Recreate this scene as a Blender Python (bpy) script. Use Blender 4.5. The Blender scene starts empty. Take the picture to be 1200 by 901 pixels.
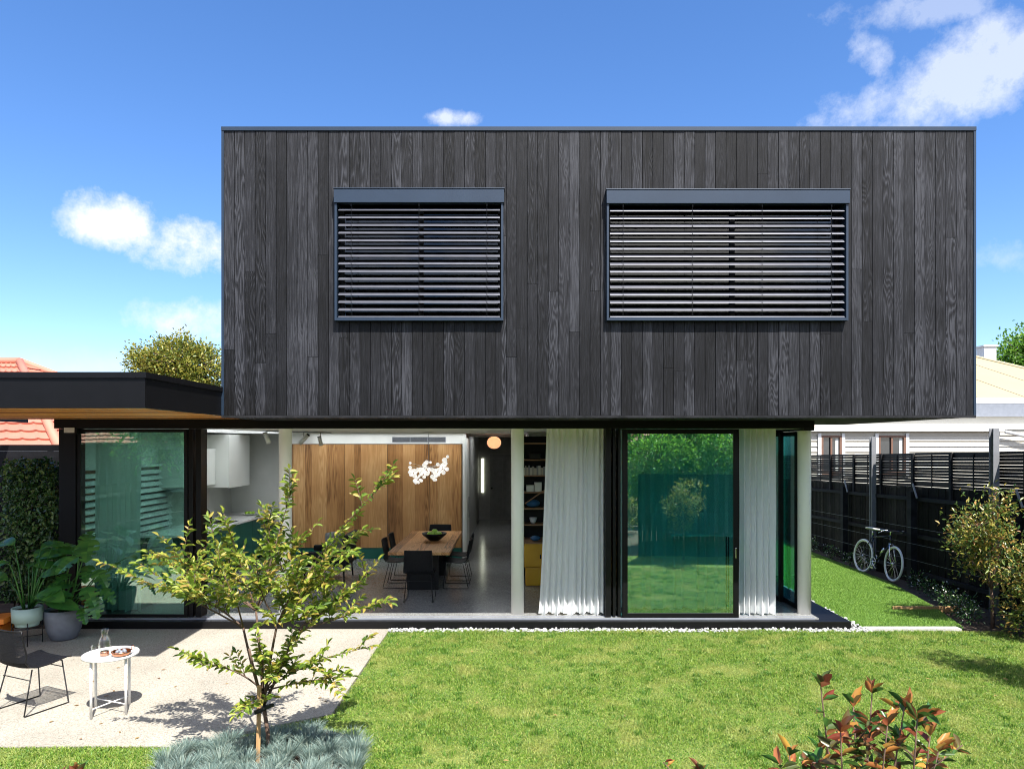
import bpy, math, random
import numpy as np
from mathutils import Vector, Matrix
R = math.radians
SC = bpy.context.scene
random.seed(7); RNG = np.random.default_rng(7)

# ------------------------------------------------------------------ camera
F = 820.0; CX = 600.0; HY = 520.0; CZ = 2.6
cam_d = bpy.data.cameras.new('camera'); cam = bpy.data.objects.new('camera', cam_d)
SC.collection.objects.link(cam); SC.camera = cam
cam.location = (0, 0, CZ); cam.rotation_euler = (R(90), 0, 0)
cam_d.sensor_fit = 'HORIZONTAL'; cam_d.sensor_width = 36; cam_d.lens = F/1200*36
cam_d.shift_y = (HY-450.5)/1200; cam_d.clip_end = 2000; cam_d.clip_start = 0.05

def at(px, py, Y):
    return Vector(((px-CX)*Y/F, Y, CZ-(py-HY)*Y/F))

# ------------------------------------------------------------------ world
SUN = Vector((0.27, -0.60, 1.0)).normalized()
elev = math.asin(SUN.z); azi = math.atan2(SUN.x, SUN.y)      # clockwise from +Y
w = bpy.data.worlds.new('World'); SC.world = w; w.use_nodes = True
nt = w.node_tree; N = nt.nodes; L = nt.links
N.clear()
out = N.new('ShaderNodeOutputWorld'); bg = N.new('ShaderNodeBackground')
sky = N.new('ShaderNodeTexSky'); sky.sky_type = 'NISHITA'; sky.sun_disc = False
sky.sun_elevation = elev; sky.sun_rotation = azi; sky.altitude = 0
sky.air_density = 1.0; sky.dust_density = 0.3; sky.ozone_density = 2.0
bg.inputs['Strength'].default_value = 0.078
def wmath(op, a, b=None, c=None, clamp=False):
    n = N.new('ShaderNodeMath'); n.operation = op; n.use_clamp = clamp
    for i, v in enumerate((a, b, c)):
        if v is None: continue
        if isinstance(v, (int, float)): n.inputs[i].default_value = v
        else: L.new(v, n.inputs[i])
    return n.outputs[0]
tc = N.new('ShaderNodeTexCoord'); sp = N.new('ShaderNodeSeparateXYZ'); L.new(tc.outputs['Generated'], sp.inputs[0])
yy = wmath('MAXIMUM', sp.outputs['Y'], 0.05)
u = wmath('DIVIDE', sp.outputs['X'], yy); v = wmath('DIVIDE', sp.outputs['Z'], yy)
front = wmath('GREATER_THAN', sp.outputs['Y'], 0.05)
nz = N.new('ShaderNodeTexNoise'); nz.inputs['Scale'].default_value = 7.0; nz.inputs['Detail'].default_value = 9
nz.inputs['Roughness'].default_value = 0.62; L.new(tc.outputs['Generated'], nz.inputs['Vector'])
nz2 = N.new('ShaderNodeTexNoise'); nz2.inputs['Scale'].default_value = 22.0; nz2.inputs['Detail'].default_value = 8
nz2.inputs['Roughness'].default_value = 0.68; L.new(tc.outputs['Generated'], nz2.inputs['Vector'])
cl = None
# direction blobs (u, v, half width, half height, tilt, weight, noise weight)
for (px, py, rx, ry, tilt, wt, nw) in (
        (135, 262, 72, 34, -8, .95, 1.6), (205, 286, 82, 34, -14, .95, 1.6), (225, 378, 78, 30, -4, .8, 1.4),
        (527, 139, 34, 12, 0, .7, 1.6), (1120, 95, 170, 58, 28, .6, 1.5), (1200, 70, 130, 50, 28, .6, 1.5),
        (1022, 65, 34, 26, -40, .55, 1.6), (1010, 125, 80, 30, 10, .55, 1.6), (1060, 8, 110, 26, 4, .35, 2.0),
        (1195, 300, 70, 22, 5, .32, 1.8), (60, 430, 130, 26, 0, .2, 1.5)):
    cu, cv = (px-CX)/F, (HY-py)/F
    a = R(tilt); ca, sa = math.cos(a), math.sin(a)
    du = wmath('SUBTRACT', u, cu); dv = wmath('SUBTRACT', v, cv)
    e1 = wmath('ADD', wmath('MULTIPLY', du, ca*F/rx), wmath('MULTIPLY', dv, sa*F/rx))
    e2 = wmath('ADD', wmath('MULTIPLY', du, -sa*F/ry), wmath('MULTIPLY', dv, ca*F/ry))
    d2 = wmath('ADD', wmath('MULTIPLY', e1, e1), wmath('MULTIPLY', e2, e2))
    nn = wmath('MULTIPLY', wmath('SUBTRACT', wmath('ADD', wmath('MULTIPLY', nz.outputs['Fac'], .5), wmath('MULTIPLY', nz2.outputs['Fac'], .5)), 0.5), nw*4.0)
    m = wmath('SUBTRACT', wmath('ADD', 1.0, nn), d2)
    m = wmath('MULTIPLY', wmath('POWER', wmath('MULTIPLY', m, .85, clamp=True), 1.25), wt)
    sm = wmath('MULTIPLY', m, front)
    cl = sm if cl is None else wmath('MAXIMUM', cl, sm)
# bright unseen clouds added behind the camera to fill the shaded front with light
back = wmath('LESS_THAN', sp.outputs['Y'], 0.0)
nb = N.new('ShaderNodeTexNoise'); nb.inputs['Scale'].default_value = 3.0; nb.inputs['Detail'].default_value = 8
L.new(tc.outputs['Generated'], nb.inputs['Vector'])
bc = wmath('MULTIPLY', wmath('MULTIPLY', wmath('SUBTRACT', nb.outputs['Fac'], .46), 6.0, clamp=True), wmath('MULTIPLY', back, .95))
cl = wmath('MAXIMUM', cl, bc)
mix = N.new('ShaderNodeMix'); mix.data_type = 'RGBA'
hs = N.new('ShaderNodeHueSaturation'); hs.inputs['Saturation'].default_value = 1.2; hs.inputs['Value'].default_value = 1.0
L.new(sky.outputs[0], hs.inputs['Color'])
gm = N.new('ShaderNodeMix'); gm.data_type = 'RGBA'; gm.blend_type = 'MULTIPLY'; gm.inputs[0].default_value = 1.0
gm.inputs[7].default_value = (0.88, 0.93, 1.10, 1); L.new(hs.outputs[0], gm.inputs[6])
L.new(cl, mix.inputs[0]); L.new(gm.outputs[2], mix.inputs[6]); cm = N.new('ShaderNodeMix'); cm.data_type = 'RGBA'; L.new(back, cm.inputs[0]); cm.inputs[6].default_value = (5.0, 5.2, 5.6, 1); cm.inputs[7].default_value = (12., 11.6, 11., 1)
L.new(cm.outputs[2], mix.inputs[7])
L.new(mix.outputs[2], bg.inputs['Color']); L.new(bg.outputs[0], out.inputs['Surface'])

sd = bpy.data.lights.new('sun', 'SUN'); sd.energy = 4.0; sd.angle = R(0.5); sd.color = (1.0, 0.955, 0.88)
so = bpy.data.objects.new('sun', sd); SC.collection.objects.link(so)
so.rotation_euler = SUN.to_track_quat('Z', 'Y').to_euler(); so.location = (5, -10, 20)
SC.view_settings.view_transform = 'Standard'; SC.view_settings.look = 'None'
SC.view_settings.gamma = 1; SC.view_settings.use_curve_mapping = False
SC.view_settings.exposure = 1.5
SC.render.engine = 'CYCLES'
SC.cycles.max_bounces = 10; SC.cycles.diffuse_bounces = 5; SC.cycles.transparent_max_bounces = 24
SC.cycles.transmission_bounces = 8; SC.cycles.glossy_bounces = 5
SC.cycles.filter_width = 1.05; SC.cycles.use_denoising = True; SC.cycles.sample_clamp_indirect = 8
SC.cycles.caustics_reflective = False; SC.cycles.caustics_refractive = False

# ------------------------------------------------------------------ materials
def mat(name, col, rough=.6, metal=0., col2=None, nscale=8., bump=0., bscale=40., spec=.5, stretch=(1,1,1), isl=0., emit=None, es=0.):
    m = bpy.data.materials.new(name); m.use_nodes = True
    nt = m.node_tree; b = nt.nodes['Principled BSDF']
    b.inputs['Roughness'].default_value = rough; b.inputs['Metallic'].default_value = metal
    b.inputs['Specular IOR Level'].default_value = spec
    tc = nt.nodes.new('ShaderNodeTexCoord'); mp = nt.nodes.new('ShaderNodeMapping'); mp.inputs['Scale'].default_value = stretch
    nt.links.new(tc.outputs['Object'], mp.inputs[0])
    c2 = col2 or tuple(c*.82 for c in col)
    n = nt.nodes.new('ShaderNodeTexNoise'); n.inputs['Scale'].default_value = nscale; n.inputs['Detail'].default_value = 5
    nt.links.new(mp.outputs[0], n.inputs['Vector'])
    r = nt.nodes.new('ShaderNodeValToRGB'); r.color_ramp.elements[0].position = .32; r.color_ramp.elements[1].position = .68
    r.color_ramp.elements[0].color = (*c2, 1); r.color_ramp.elements[1].color = (*col, 1)
    nt.links.new(n.outputs['Fac'], r.inputs[0])
    o = r.outputs[0]
    if isl:
        g = nt.nodes.new('ShaderNodeNewGeometry')
        mr = nt.nodes.new('ShaderNodeMapRange'); mr.inputs[3].default_value = 1-isl; mr.inputs[4].default_value = 1+isl
        nt.links.new(g.outputs['Random Per Island'], mr.inputs[0])
        mu = nt.nodes.new('ShaderNodeVectorMath'); mu.operation = 'SCALE'
        nt.links.new(o, mu.inputs[0]); nt.links.new(mr.outputs[0], mu.inputs['Scale']); o = mu.outputs[0]
    nt.links.new(o, b.inputs['Base Color'])
    if bump:
        n2 = nt.nodes.new('ShaderNodeTexNoise'); n2.inputs['Scale'].default_value = bscale; n2.inputs['Detail'].default_value = 6
        nt.links.new(mp.outputs[0], n2.inputs['Vector'])
        bp = nt.nodes.new('ShaderNodeBump'); bp.inputs['Strength'].default_value = bump; bp.inputs['Distance'].default_value = .01
        nt.links.new(n2.outputs['Fac'], bp.inputs['Height']); nt.links.new(bp.outputs[0], b.inputs['Normal'])
    if emit:
        b.inputs['Emission Color'].default_value = (*emit, 1); b.inputs['Emission Strength'].default_value = es
    return m

def leafmat(name, cols, trans=.35, rough=.45, spec=.5, gscale=0, gcol=None):
    """leaf / blade colour drawn per leaf, with light passing through"""
    m = bpy.data.materials.new(name); m.use_nodes = True; nt = m.node_tree; b = nt.nodes['Principled BSDF']
    g = nt.nodes.new('ShaderNodeNewGeometry'); r = nt.nodes.new('ShaderNodeValToRGB')
    cr = r.color_ramp
    while len(cr.elements) < len(cols): cr.elements.new(.5)
    for i, c in enumerate(cols):
        cr.elements[i].position = i/(len(cols)-1); cr.elements[i].color = (*c, 1)
    nt.links.new(g.outputs['Random Per Island'], r.inputs[0]); o = r.outputs[0]
    if gscale:
        tc = nt.nodes.new('ShaderNodeTexCoord'); n = nt.nodes.new('ShaderNodeTexNoise'); n.inputs['Scale'].default_value = gscale
        n.inputs['Detail'].default_value = 4; nt.links.new(tc.outputs['Object'], n.inputs['Vector'])
        mr = nt.nodes.new('ShaderNodeMapRange'); mr.inputs[1].default_value = .5; mr.inputs[2].default_value = .68; mr.clamp = True
        mr.inputs[4].default_value = .55
        nt.links.new(n.outputs['Fac'], mr.inputs[0])
        mx = nt.nodes.new('ShaderNodeMix'); mx.data_type = 'RGBA'; mx.inputs[7].default_value = (*gcol, 1)
        nt.links.new(mr.outputs[0], mx.inputs[0]); nt.links.new(o, mx.inputs[6]); o = mx.outputs[2]
    nt.links.new(o, b.inputs['Base Color']); b.inputs['Roughness'].default_value = rough; b.inputs['Specular IOR Level'].default_value = spec
    t = nt.nodes.new('ShaderNodeBsdfTranslucent'); ms = nt.nodes.new('ShaderNodeMixShader'); ms.inputs[0].default_value = trans
    br = nt.nodes.new('ShaderNodeVectorMath'); br.operation = 'SCALE'; br.inputs['Scale'].default_value = 1.5
    nt.links.new(o, br.inputs[0]); nt.links.new(br.outputs[0], t.inputs[0])
    nt.links.new(b.outputs[0], ms.inputs[1]); nt.links.new(t.outputs[0], ms.inputs[2])
    nt.links.new(ms.outputs[0], nt.nodes['Material Output'].inputs[0])
    return m

def glassmat(name, tint, refl=.3, rough=0.0, rcol=(1,1,1)):
    m = bpy.data.materials.new(name); m.use_nodes = True; nt = m.node_tree; nt.nodes.remove(nt.nodes['Principled BSDF'])
    tr = nt.nodes.new('ShaderNodeBsdfTransparent'); tr.inputs[0].default_value = (*tint, 1)
    gl = nt.nodes.new('ShaderNodeBsdfGlossy'); gl.inputs['Roughness'].default_value = rough; gl.inputs[0].default_value = (*rcol, 1)
    tc = nt.nodes.new('ShaderNodeTexCoord'); n = nt.nodes.new('ShaderNodeTexNoise'); n.inputs['Scale'].default_value = 1.3
    n.inputs['Detail'].default_value = 1; nt.links.new(tc.outputs['Object'], n.inputs['Vector'])
    bp = nt.nodes.new('ShaderNodeBump'); bp.inputs['Strength'].default_value = .02; bp.inputs['Distance'].default_value = .05
    nt.links.new(n.outputs['Fac'], bp.inputs['Height']); nt.links.new(bp.outputs[0], gl.inputs['Normal'])
    lw = nt.nodes.new('ShaderNodeLayerWeight'); lw.inputs['Blend'].default_value = .2
    mr = nt.nodes.new('ShaderNodeMapRange'); mr.inputs[3].default_value = refl; mr.inputs[4].default_value = min(1, refl+.5)
    nt.links.new(lw.outputs['Facing'], mr.inputs[0])
    ms = nt.nodes.new('ShaderNodeMixShader'); nt.links.new(mr.outputs[0], ms.inputs[0])
    nt.links.new(tr.outputs[0], ms.inputs[1]); nt.links.new(gl.outputs[0], ms.inputs[2])
    nt.links.new(ms.outputs[0], nt.nodes['Material Output'].inputs[0])
    return m

def sheermat(name, col, transp=.28, transl=.4):
    m = bpy.data.materials.new(name); m.use_nodes = True; nt = m.node_tree; b = nt.nodes['Principled BSDF']
    b.inputs['Base Color'].default_value = (*col, 1); b.inputs['Roughness'].default_value = .9; b.inputs['Specular IOR Level'].default_value = .1
    tc = nt.nodes.new('ShaderNodeTexCoord'); mp = nt.nodes.new('ShaderNodeMapping'); mp.inputs['Scale'].default_value = (220, 30, 12)
    nt.links.new(tc.outputs['Object'], mp.inputs[0]); n = nt.nodes.new('ShaderNodeTexNoise'); n.inputs['Scale'].default_value = 1
    nt.links.new(mp.outputs[0], n.inputs['Vector'])
    mr = nt.nodes.new('ShaderNodeMapRange'); mr.inputs[1].default_value = .3; mr.inputs[2].default_value = .7
    mr.inputs[3].default_value = transp*.6; mr.inputs[4].default_value = transp*1.4; nt.links.new(n.outputs['Fac'], mr.inputs[0])
    tl = nt.nodes.new('ShaderNodeBsdfTranslucent'); tl.inputs[0].default_value = (*col, 1)
    tr = nt.nodes.new('ShaderNodeBsdfTransparent')
    m1 = nt.nodes.new('ShaderNodeMixShader'); m1.inputs[0].default_value = transl
    nt.links.new(b.outputs[0], m1.inputs[1]); nt.links.new(tl.outputs[0], m1.inputs[2])
    m2 = nt.nodes.new('ShaderNodeMixShader'); nt.links.new(mr.outputs[0], m2.inputs[0])
    nt.links.new(m1.outputs[0], m2.inputs[1]); nt.links.new(tr.outputs[0], m2.inputs[2])
    nt.links.new(m2.outputs[0], nt.nodes['Material Output'].inputs[0])
    return m

def grainmat(name, stops, rough=.6, along='Z', fine=1., isl=.25, ringw=.5, rings=16., bump=.25, spec=.5, fineamp=.9):
    """timber: contours of a long smooth noise + fine streaks, shifted and toned per board"""
    m = bpy.data.materials.new(name); m.use_nodes = True; nt = m.node_tree; b = nt.nodes['Principled BSDF']; Nn = nt.nodes; Ll = nt.links
    def mth(op, a, b_=None, clamp=False):
        n = Nn.new('ShaderNodeMath'); n.operation = op; n.use_clamp = clamp
        for i, vv in enumerate((a, b_)):
            if vv is None: continue
            if isinstance(vv, (int, float)): n.inputs[i].default_value = vv
            else: Ll.new(vv, n.inputs[i])
        return n.outputs[0]
    tc = Nn.new('ShaderNodeTexCoord'); sp = Nn.new('ShaderNodeSeparateXYZ'); Ll.new(tc.outputs['Object'], sp.inputs[0])
    g = Nn.new('ShaderNodeNewGeometry'); rnd = g.outputs['Random Per Island']
    if along == 'Z': X, Y, Z = sp.outputs['X'], sp.outputs['Y'], sp.outputs['Z']
    elif along == 'X': X, Y, Z = sp.outputs['Y'], sp.outputs['Z'], sp.outputs['X']
    else: X, Y, Z = sp.outputs['X'], sp.outputs['Z'], sp.outputs['Y']
    cb = Nn.new('ShaderNodeCombineXYZ'); off = mth('MULTIPLY', rnd, 91.7)
    XY = mth('ADD', X, Y)
    Ll.new(mth('ADD', mth('MULTIPLY', XY, 9.0), off), cb.inputs[0]); Ll.new(off, cb.inputs[1]); Ll.new(mth('ADD', mth('MULTIPLY', Z, .9), off), cb.inputs[2])
    n1 = Nn.new('ShaderNodeTexNoise'); n1.inputs['Scale'].default_value = 1.0; n1.inputs['Detail'].default_value = 1.5; Ll.new(cb.outputs[0], n1.inputs['Vector'])
    ring = mth('PINGPONG', mth('MULTIPLY', n1.outputs['Fac'], rings), .5)
    ring = mth('MULTIPLY', ring, 2.0)
    cb2 = Nn.new('ShaderNodeCombineXYZ')
    Ll.new(mth('ADD', mth('MULTIPLY', XY, 130.0*fine), off), cb2.inputs[0]); Ll.new(off, cb2.inputs[1]); Ll.new(mth('MULTIPLY', Z, 3.0*fine), cb2.inputs[2])
    n2 = Nn.new('ShaderNodeTexNoise'); n2.inputs['Scale'].default_value = 1.0; n2.inputs['Detail'].default_value = 5; n2.inputs['Roughness'].default_value = .65
    Ll.new(cb2.outputs[0], n2.inputs['Vector'])
    n3 = Nn.new('ShaderNodeTexNoise'); n3.inputs['Scale'].default_value = 1.1; n3.inputs['Detail'].default_value = 4; Ll.new(tc.outputs['Object'], n3.inputs['Vector'])
    hard = mth('POWER', rnd, 2.0)
    f = mth('ADD', mth('MULTIPLY', mth('MULTIPLY', mth('SUBTRACT', ring, .5), ringw), mth('ADD', hard, .25)), mth('MULTIPLY', mth('SUBTRACT', n2.outputs['Fac'], .5), fineamp))
    f = mth('ADD', f, mth('MULTIPLY', mth('SUBTRACT', n3.outputs['Fac'], .5), .9))
    wn = Nn.new('ShaderNodeTexWhiteNoise'); wn.noise_dimensions = '1D'; Ll.new(off, wn.inputs['W'])
    f = mth('ADD', f, mth('ADD', .5, mth('MULTIPLY', mth('SUBTRACT', wn.outputs[0], .5), isl*2)))
    r = Nn.new('ShaderNodeValToRGB'); cr = r.color_ramp
    while len(cr.elements) < len(stops): cr.elements.new(.5)
    for i, c in enumerate(stops): cr.elements[i].position = i/(len(stops)-1); cr.elements[i].color = (*c, 1)
    Ll.new(f, r.inputs[0]); Ll.new(r.outputs[0], b.inputs['Base Color'])
    b.inputs['Roughness'].default_value = rough; b.inputs['Specular IOR Level'].default_value = spec
    bp = Nn.new('ShaderNodeBump'); bp.inputs['Strength'].default_value = bump; bp.inputs['Distance'].default_value = .004
    Ll.new(f, bp.inputs['Height']); Ll.new(bp.outputs[0], b.inputs['Normal'])
    return m

M = {}
M['clad'] = grainmat('charred_timber', [(.0018,.0018,.0022), (.006,.0062,.0078), (.0145,.0150,.0185), (.044,.0455,.054)], .6, isl=.27, ringw=.65, rings=17., bump=.6, fineamp=1.8, spec=.2)
M['joinery'] = grainmat('blackwood_veneer', [(.17,.07,.02), (.38,.18,.06), (.52,.27,.10), (.66,.39,.17)], .4, isl=.36, ringw=.4, rings=7., bump=.08)
M['tabletop'] = grainmat('table_timber', [(.10,.04,.014), (.40,.18,.06), (.56,.28,.11), (.68,.40,.18)], .35, along='Y', isl=.30, ringw=.6, rings=9., bump=.1)
M['batten'] = grainmat('soffit_timber', [(.10,.025,.006), (.58,.22,.045), (.85,.42,.11)], .5, along='X', isl=.6, ringw=.4, bump=.1)
M['stake'] = grainmat('stake_timber', [(.28,.15,.06), (.45,.27,.12), (.55,.36,.18)], .7, isl=.1)
M['black'] = mat('black_aluminium', (.0045,.0045,.0055), .42, 0, col2=(.0035,.0035,.0042), spec=.25)
M['blue_metal'] = mat('blue_black_metal', (.015,.030,.056), .45, .2, col2=(.012,.025,.048), nscale=3)
M['soffit'] = mat('dark_soffit', (.007,.007,.008), .6, spec=.2, bump=.1)
M['slat'] = mat('silver_slat', (.105,.11,.135), .42, .35)
M['white'] = mat('white_paint', (.80,.81,.79), .55, col2=(.70,.71,.69), nscale=2)
M['white_col'] = mat('white_column_paint', (.90,.89,.865), .4, col2=(.87,.86,.84), nscale=3)
M['cab'] = mat('white_cabinet', (.72,.74,.70), .45, col2=(.69,.71,.67), nscale=2)
M['ceil'] = mat('ceiling_paint', (.76,.77,.75), .8, col2=(.73,.74,.72), nscale=1)
M['green'] = mat('green_laminate', (.012,.135,.105), .35, col2=(.010,.115,.09), nscale=2)
M['dark_int'] = mat('dark_panel', (.012,.012,.014), .5, spec=.3)
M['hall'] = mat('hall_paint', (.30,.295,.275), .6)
M['door'] = mat('grey_door_paint', (.20,.20,.19), .45)
M['chair'] = mat('black_wire', (.006,.006,.008), .45, .2)
M['shell'] = mat('black_woven', (.007,.008,.012), .6, spec=.3, bump=.4, bscale=200)
M['grey_post'] = mat('grey_post_paint', (.20,.205,.22), .5)
M['white_metal'] = mat('white_powdercoat', (.82,.82,.82), .35)
M['copper'] = mat('copper', (.80,.36,.20), .22, 1., col2=(.70,.30,.16))
M['clay'] = mat('mint_glaze', (.38,.53,.49), .5, col2=(.33,.48,.45), nscale=4)
M['greypot'] = mat('grey_pot_glaze', (.19,.21,.25), .65, col2=(.15,.165,.20), nscale=9, bump=.2)
M['soil'] = mat('soil', (.035,.022,.014), .95, col2=(.015,.01,.007), nscale=25, bump=.8, bscale=60)
M['bark'] = mat('bark', (.16,.10,.07), .85, col2=(.09,.055,.04), nscale=14, bump=.6, stretch=(3,3,.8))
M['barkd'] = mat('dark_bark', (.07,.05,.035), .9, bump=.6)
M['rubber'] = mat('rubber_tie', (.01,.01,.01), .7)
M['yellow'] = mat('yellow_lacquer', (.72,.40,.02), .4, col2=(.62,.33,.015), nscale=3)
M['orange'] = mat('orange_paint', (.75,.22,.02), .5)
M['tile'] = mat('terracotta_tile', (.50,.185,.125), .7, col2=(.42,.15,.10), nscale=1.3, bump=.2, isl=.1)
M['cream_metal'] = mat('cream_roofing', (.36,.30,.185), .6, col2=(.335,.28,.17), nscale=.6)
M['wboard'] = mat('white_weatherboard', (.50,.475,.41), .6, col2=(.47,.445,.385), nscale=2)
M['brickw'] = mat('brown_brick', (.14,.075,.05), .9, col2=(.09,.05,.035), nscale=12, bump=.4)
M['gutter'] = mat('white_gutter', (.75,.76,.76), .5)
M['grey_metal'] = mat('grey_metal', (.22,.24,.28), .5)
M['window_dark'] = mat('dark_window', (.03,.035,.04), .08, spec=.8)
M['brownframe'] = mat('brown_frame', (.17,.09,.06), .6)
M['paling'] = grainmat('stained_paling', [(.0015,.0015,.0015), (.007,.0065,.006), (.015,.0135,.0125), (.036,.032,.028)], .8, isl=.30, bump=.5, spec=.12)
M['rail'] = mat('stained_rail', (.022,.022,.026), .8, spec=.2, col2=(.008,.0085,.010), nscale=6, bump=.4, stretch=(1,.2,1))
M['fslat'] = mat('black_slat', (.010,.010,.012), .5, col2=(.007,.007,.008), isl=.4, spec=.15)
M['tyre'] = mat('white_tyre', (.88,.88,.87), .6)
M['chrome'] = mat('chrome', (.75,.75,.77), .18, 1.)
M['bikeblack'] = mat('bike_enamel', (.012,.012,.014), .25)
M['grip'] = mat('pale_grip', (.72,.70,.66), .6)
M['pebble'] = mat('white_pebble', (.40,.41,.41), .6, col2=(.28,.28,.28), nscale=20, isl=.45)
M['pillow'] = mat('furry_cushion', (.62,.64,.66), .95, bump=1, bscale=90)
M['linen'] = mat('grey_linen', (.30,.31,.32), .9, bump=.4, bscale=120)
M['lamp'] = mat('glowing_glass', (.9,.9,.88), .3, emit=(1,.96,.9), es=.25)
M['peach'] = mat('peach_glass', (.95,.45,.22), .35, emit=(1,.42,.20), es=.5)
M['ledstrip'] = mat('light_strip', (.9,.9,.9), .3, emit=(1,.98,.94), es=3.0)
M['daylight'] = mat('glowing_sidelight', (.85,.86,.75), .3, emit=(.95,1,.78), es=.8)  # glow put into the pane in place of daylight from outside
M['frost'] = mat('lamp_glass', (.72,.74,.76), .15)
M['apple'] = mat('green_apple', (.38,.62,.06), .3, col2=(.30,.52,.05))
M['bookw'] = mat('pale_books', (.62,.60,.55), .7, isl=.35, nscale=3)
for i_, c_ in enumerate(((.62,.60,.55),(.42,.40,.36),(.55,.50,.42),(.30,.31,.33))): M['bookw%d' % i_] = mat('book_cover', c_, .7)
M['blue'] = mat('blue_cloth', (.03,.13,.30), .8, bump=.3)
M['shelfwood'] = grainmat('shelf_timber', [(.20,.10,.05), (.36,.20,.10), (.45,.27,.15)], .5, along='X', isl=.1)
M['water'] = glassmat('clear_glass', (.93,.95,.95), .07)
M['glass'] = glassmat('tinted_glass', (.45,.98,.95), .36, rcol=(.95,1.0,.96))
M['glass_soft'] = glassmat('tinted_glass_soft', (.60,.88,.80), .24, rcol=(.85,1.0,.92))
M['glass_clear'] = glassmat('upper_glass', (.25,.28,.30), .03)
def opalmat():
    m = bpy.data.materials.new('opal_glass'); m.use_nodes = True; nt = m.node_tree
    t = nt.nodes.new('ShaderNodeBsdfTranslucent'); t.inputs[0].default_value = (.9,.92,.92,1); nt.links.new(t.outputs[0], nt.nodes['Material Output'].inputs[0]); return m
M['opal'] = opalmat()
M['sheer'] = sheermat('white_sheer', (.93,.94,.94), .10, .30)
M['hem'] = sheermat('white_sheer_hem', (.88,.90,.90), .05, .3)
M['blindw'] = mat('white_blind', (.80,.81,.82), .5)
M['tilew'] = mat('white_splashback', (.60,.61,.58), .3, nscale=2)
M['wstone'] = mat('white_benchtop', (.86,.86,.85), .25)

# exposed aggregate, polished slab, ground, lawn base
def speckle(name, base, dots, scale, rough, bump=.2, lo=.25, extra=None, spec=.5, big=.6):
    m = bpy.data.materials.new(name); m.use_nodes = True; nt = m.node_tree; b = nt.nodes['Principled BSDF']
    tc = nt.nodes.new('ShaderNodeTexCoord')
    vo = nt.nodes.new('ShaderNodeTexVoronoi'); vo.inputs['Scale'].default_value = scale; nt.links.new(tc.outputs['Object'], vo.inputs['Vector'])
    sepc = nt.nodes.new('ShaderNodeSeparateColor'); nt.links.new(vo.outputs['Color'], sepc.inputs[0])
    r = nt.nodes.new('ShaderNodeValToRGB'); cr = r.color_ramp; cr.interpolation = 'CONSTANT'
    cols = [base]+dots
    while len(cr.elements) < len(cols): cr.elements.new(.9)
    ps = [0]+[1-lo+lo*i/len(dots) for i in range(len(dots))]
    for i, c in enumerate(cols): cr.elements[i].position = ps[i]; cr.elements[i].color = (*c, 1)
    nt.links.new(sepc.outputs[0], r.inputs[0])
    n = nt.nodes.new('ShaderNodeTexNoise'); n.inputs['Scale'].default_value = 1.4; n.inputs['Detail'].default_value = 7
    nt.links.new(tc.outputs['Object'], n.inputs['Vector'])
    mr = nt.nodes.new('ShaderNodeMapRange'); mr.inputs[1].default_value = .3; mr.inputs[2].default_value = .7
    mr.inputs[3].default_value = 1-.25*big; mr.inputs[4].default_value = 1+.12*big; nt.links.new(n.outputs['Fac'], mr.inputs[0])
    n4 = nt.nodes.new('ShaderNodeTexNoise'); n4.inputs['Scale'].default_value = scale*.35; n4.inputs['Detail'].default_value = 3
    nt.links.new(tc.outputs['Object'], n4.inputs['Vector'])
    mr4 = nt.nodes.new('ShaderNodeMapRange'); mr4.inputs[1].default_value = .3; mr4.inputs[2].default_value = .7
    mr4.inputs[3].default_value = .85; mr4.inputs[4].default_value = 1.1; nt.links.new(n4.outputs['Fac'], mr4.inputs[0])
    mm = nt.nodes.new('ShaderNodeMath'); mm.operation = 'MULTIPLY'; nt.links.new(mr.outputs[0], mm.inputs[0]); nt.links.new(mr4.outputs[0], mm.inputs[1])
    mu = nt.nodes.new('ShaderNodeVectorMath'); mu.operation = 'SCALE'; nt.links.new(r.outputs[0], mu.inputs[0]); nt.links.new(mm.outputs[0], mu.inputs['Scale'])
    nt.links.new(mu.outputs[0], b.inputs['Base Color']); b.inputs['Roughness'].default_value = rough; b.inputs['Specular IOR Level'].default_value = spec
    if bump:
        bp = nt.nodes.new('ShaderNodeBump'); bp.inputs['Strength'].default_value = bump; bp.inputs['Distance'].default_value = .004
        nt.links.new(sepc.outputs[0], bp.inputs['Height']); nt.links.new(bp.outputs[0], b.inputs['Normal'])
    return m
M['aggregate'] = speckle('exposed_aggregate', (.355,.33,.28), [(.27,.245,.20), (.40,.37,.32), (.19,.175,.15), (.29,.25,.195)], 120, .8, lo=.40)
M['terrazzo'] = speckle('polished_concrete', (.25,.255,.25), [(.32,.325,.32), (.18,.18,.18), (.36,.36,.35)], 80, .17, bump=0, lo=.4, spec=.6)
M['kerbc'] = speckle('pale_concrete', (.46,.45,.42), [(.40,.39,.37), (.5,.49,.46)], 60, .9, lo=.3)
M['groundm'] = mat('ground_soil', (.09,.065,.045), .95, col2=(.045,.03,.02), nscale=6, bump=.8, bscale=30)
M['lawnbase'] = mat('lawn_thatch', (.17,.21,.045), .95, col2=(.085,.15,.025), nscale=5, bump=.8, bscale=120)
M['turfbase'] = mat('turf_backing', (.07,.16,.03), .95, col2=(.05,.13,.022), nscale=3, bump=.6, bscale=150)
M['grass'] = leafmat('lawn_grass', [(.035,.10,.012), (.10,.22,.022), (.18,.31,.035), (.27,.37,.055), (.38,.38,.13)], .38, .5, gscale=2.3, gcol=(.42,.40,.13))
M['tuft'] = leafmat('lawn_tuft', [(.05,.14,.015), (.09,.20,.025), (.15,.28,.03)], .35, .5)
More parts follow.
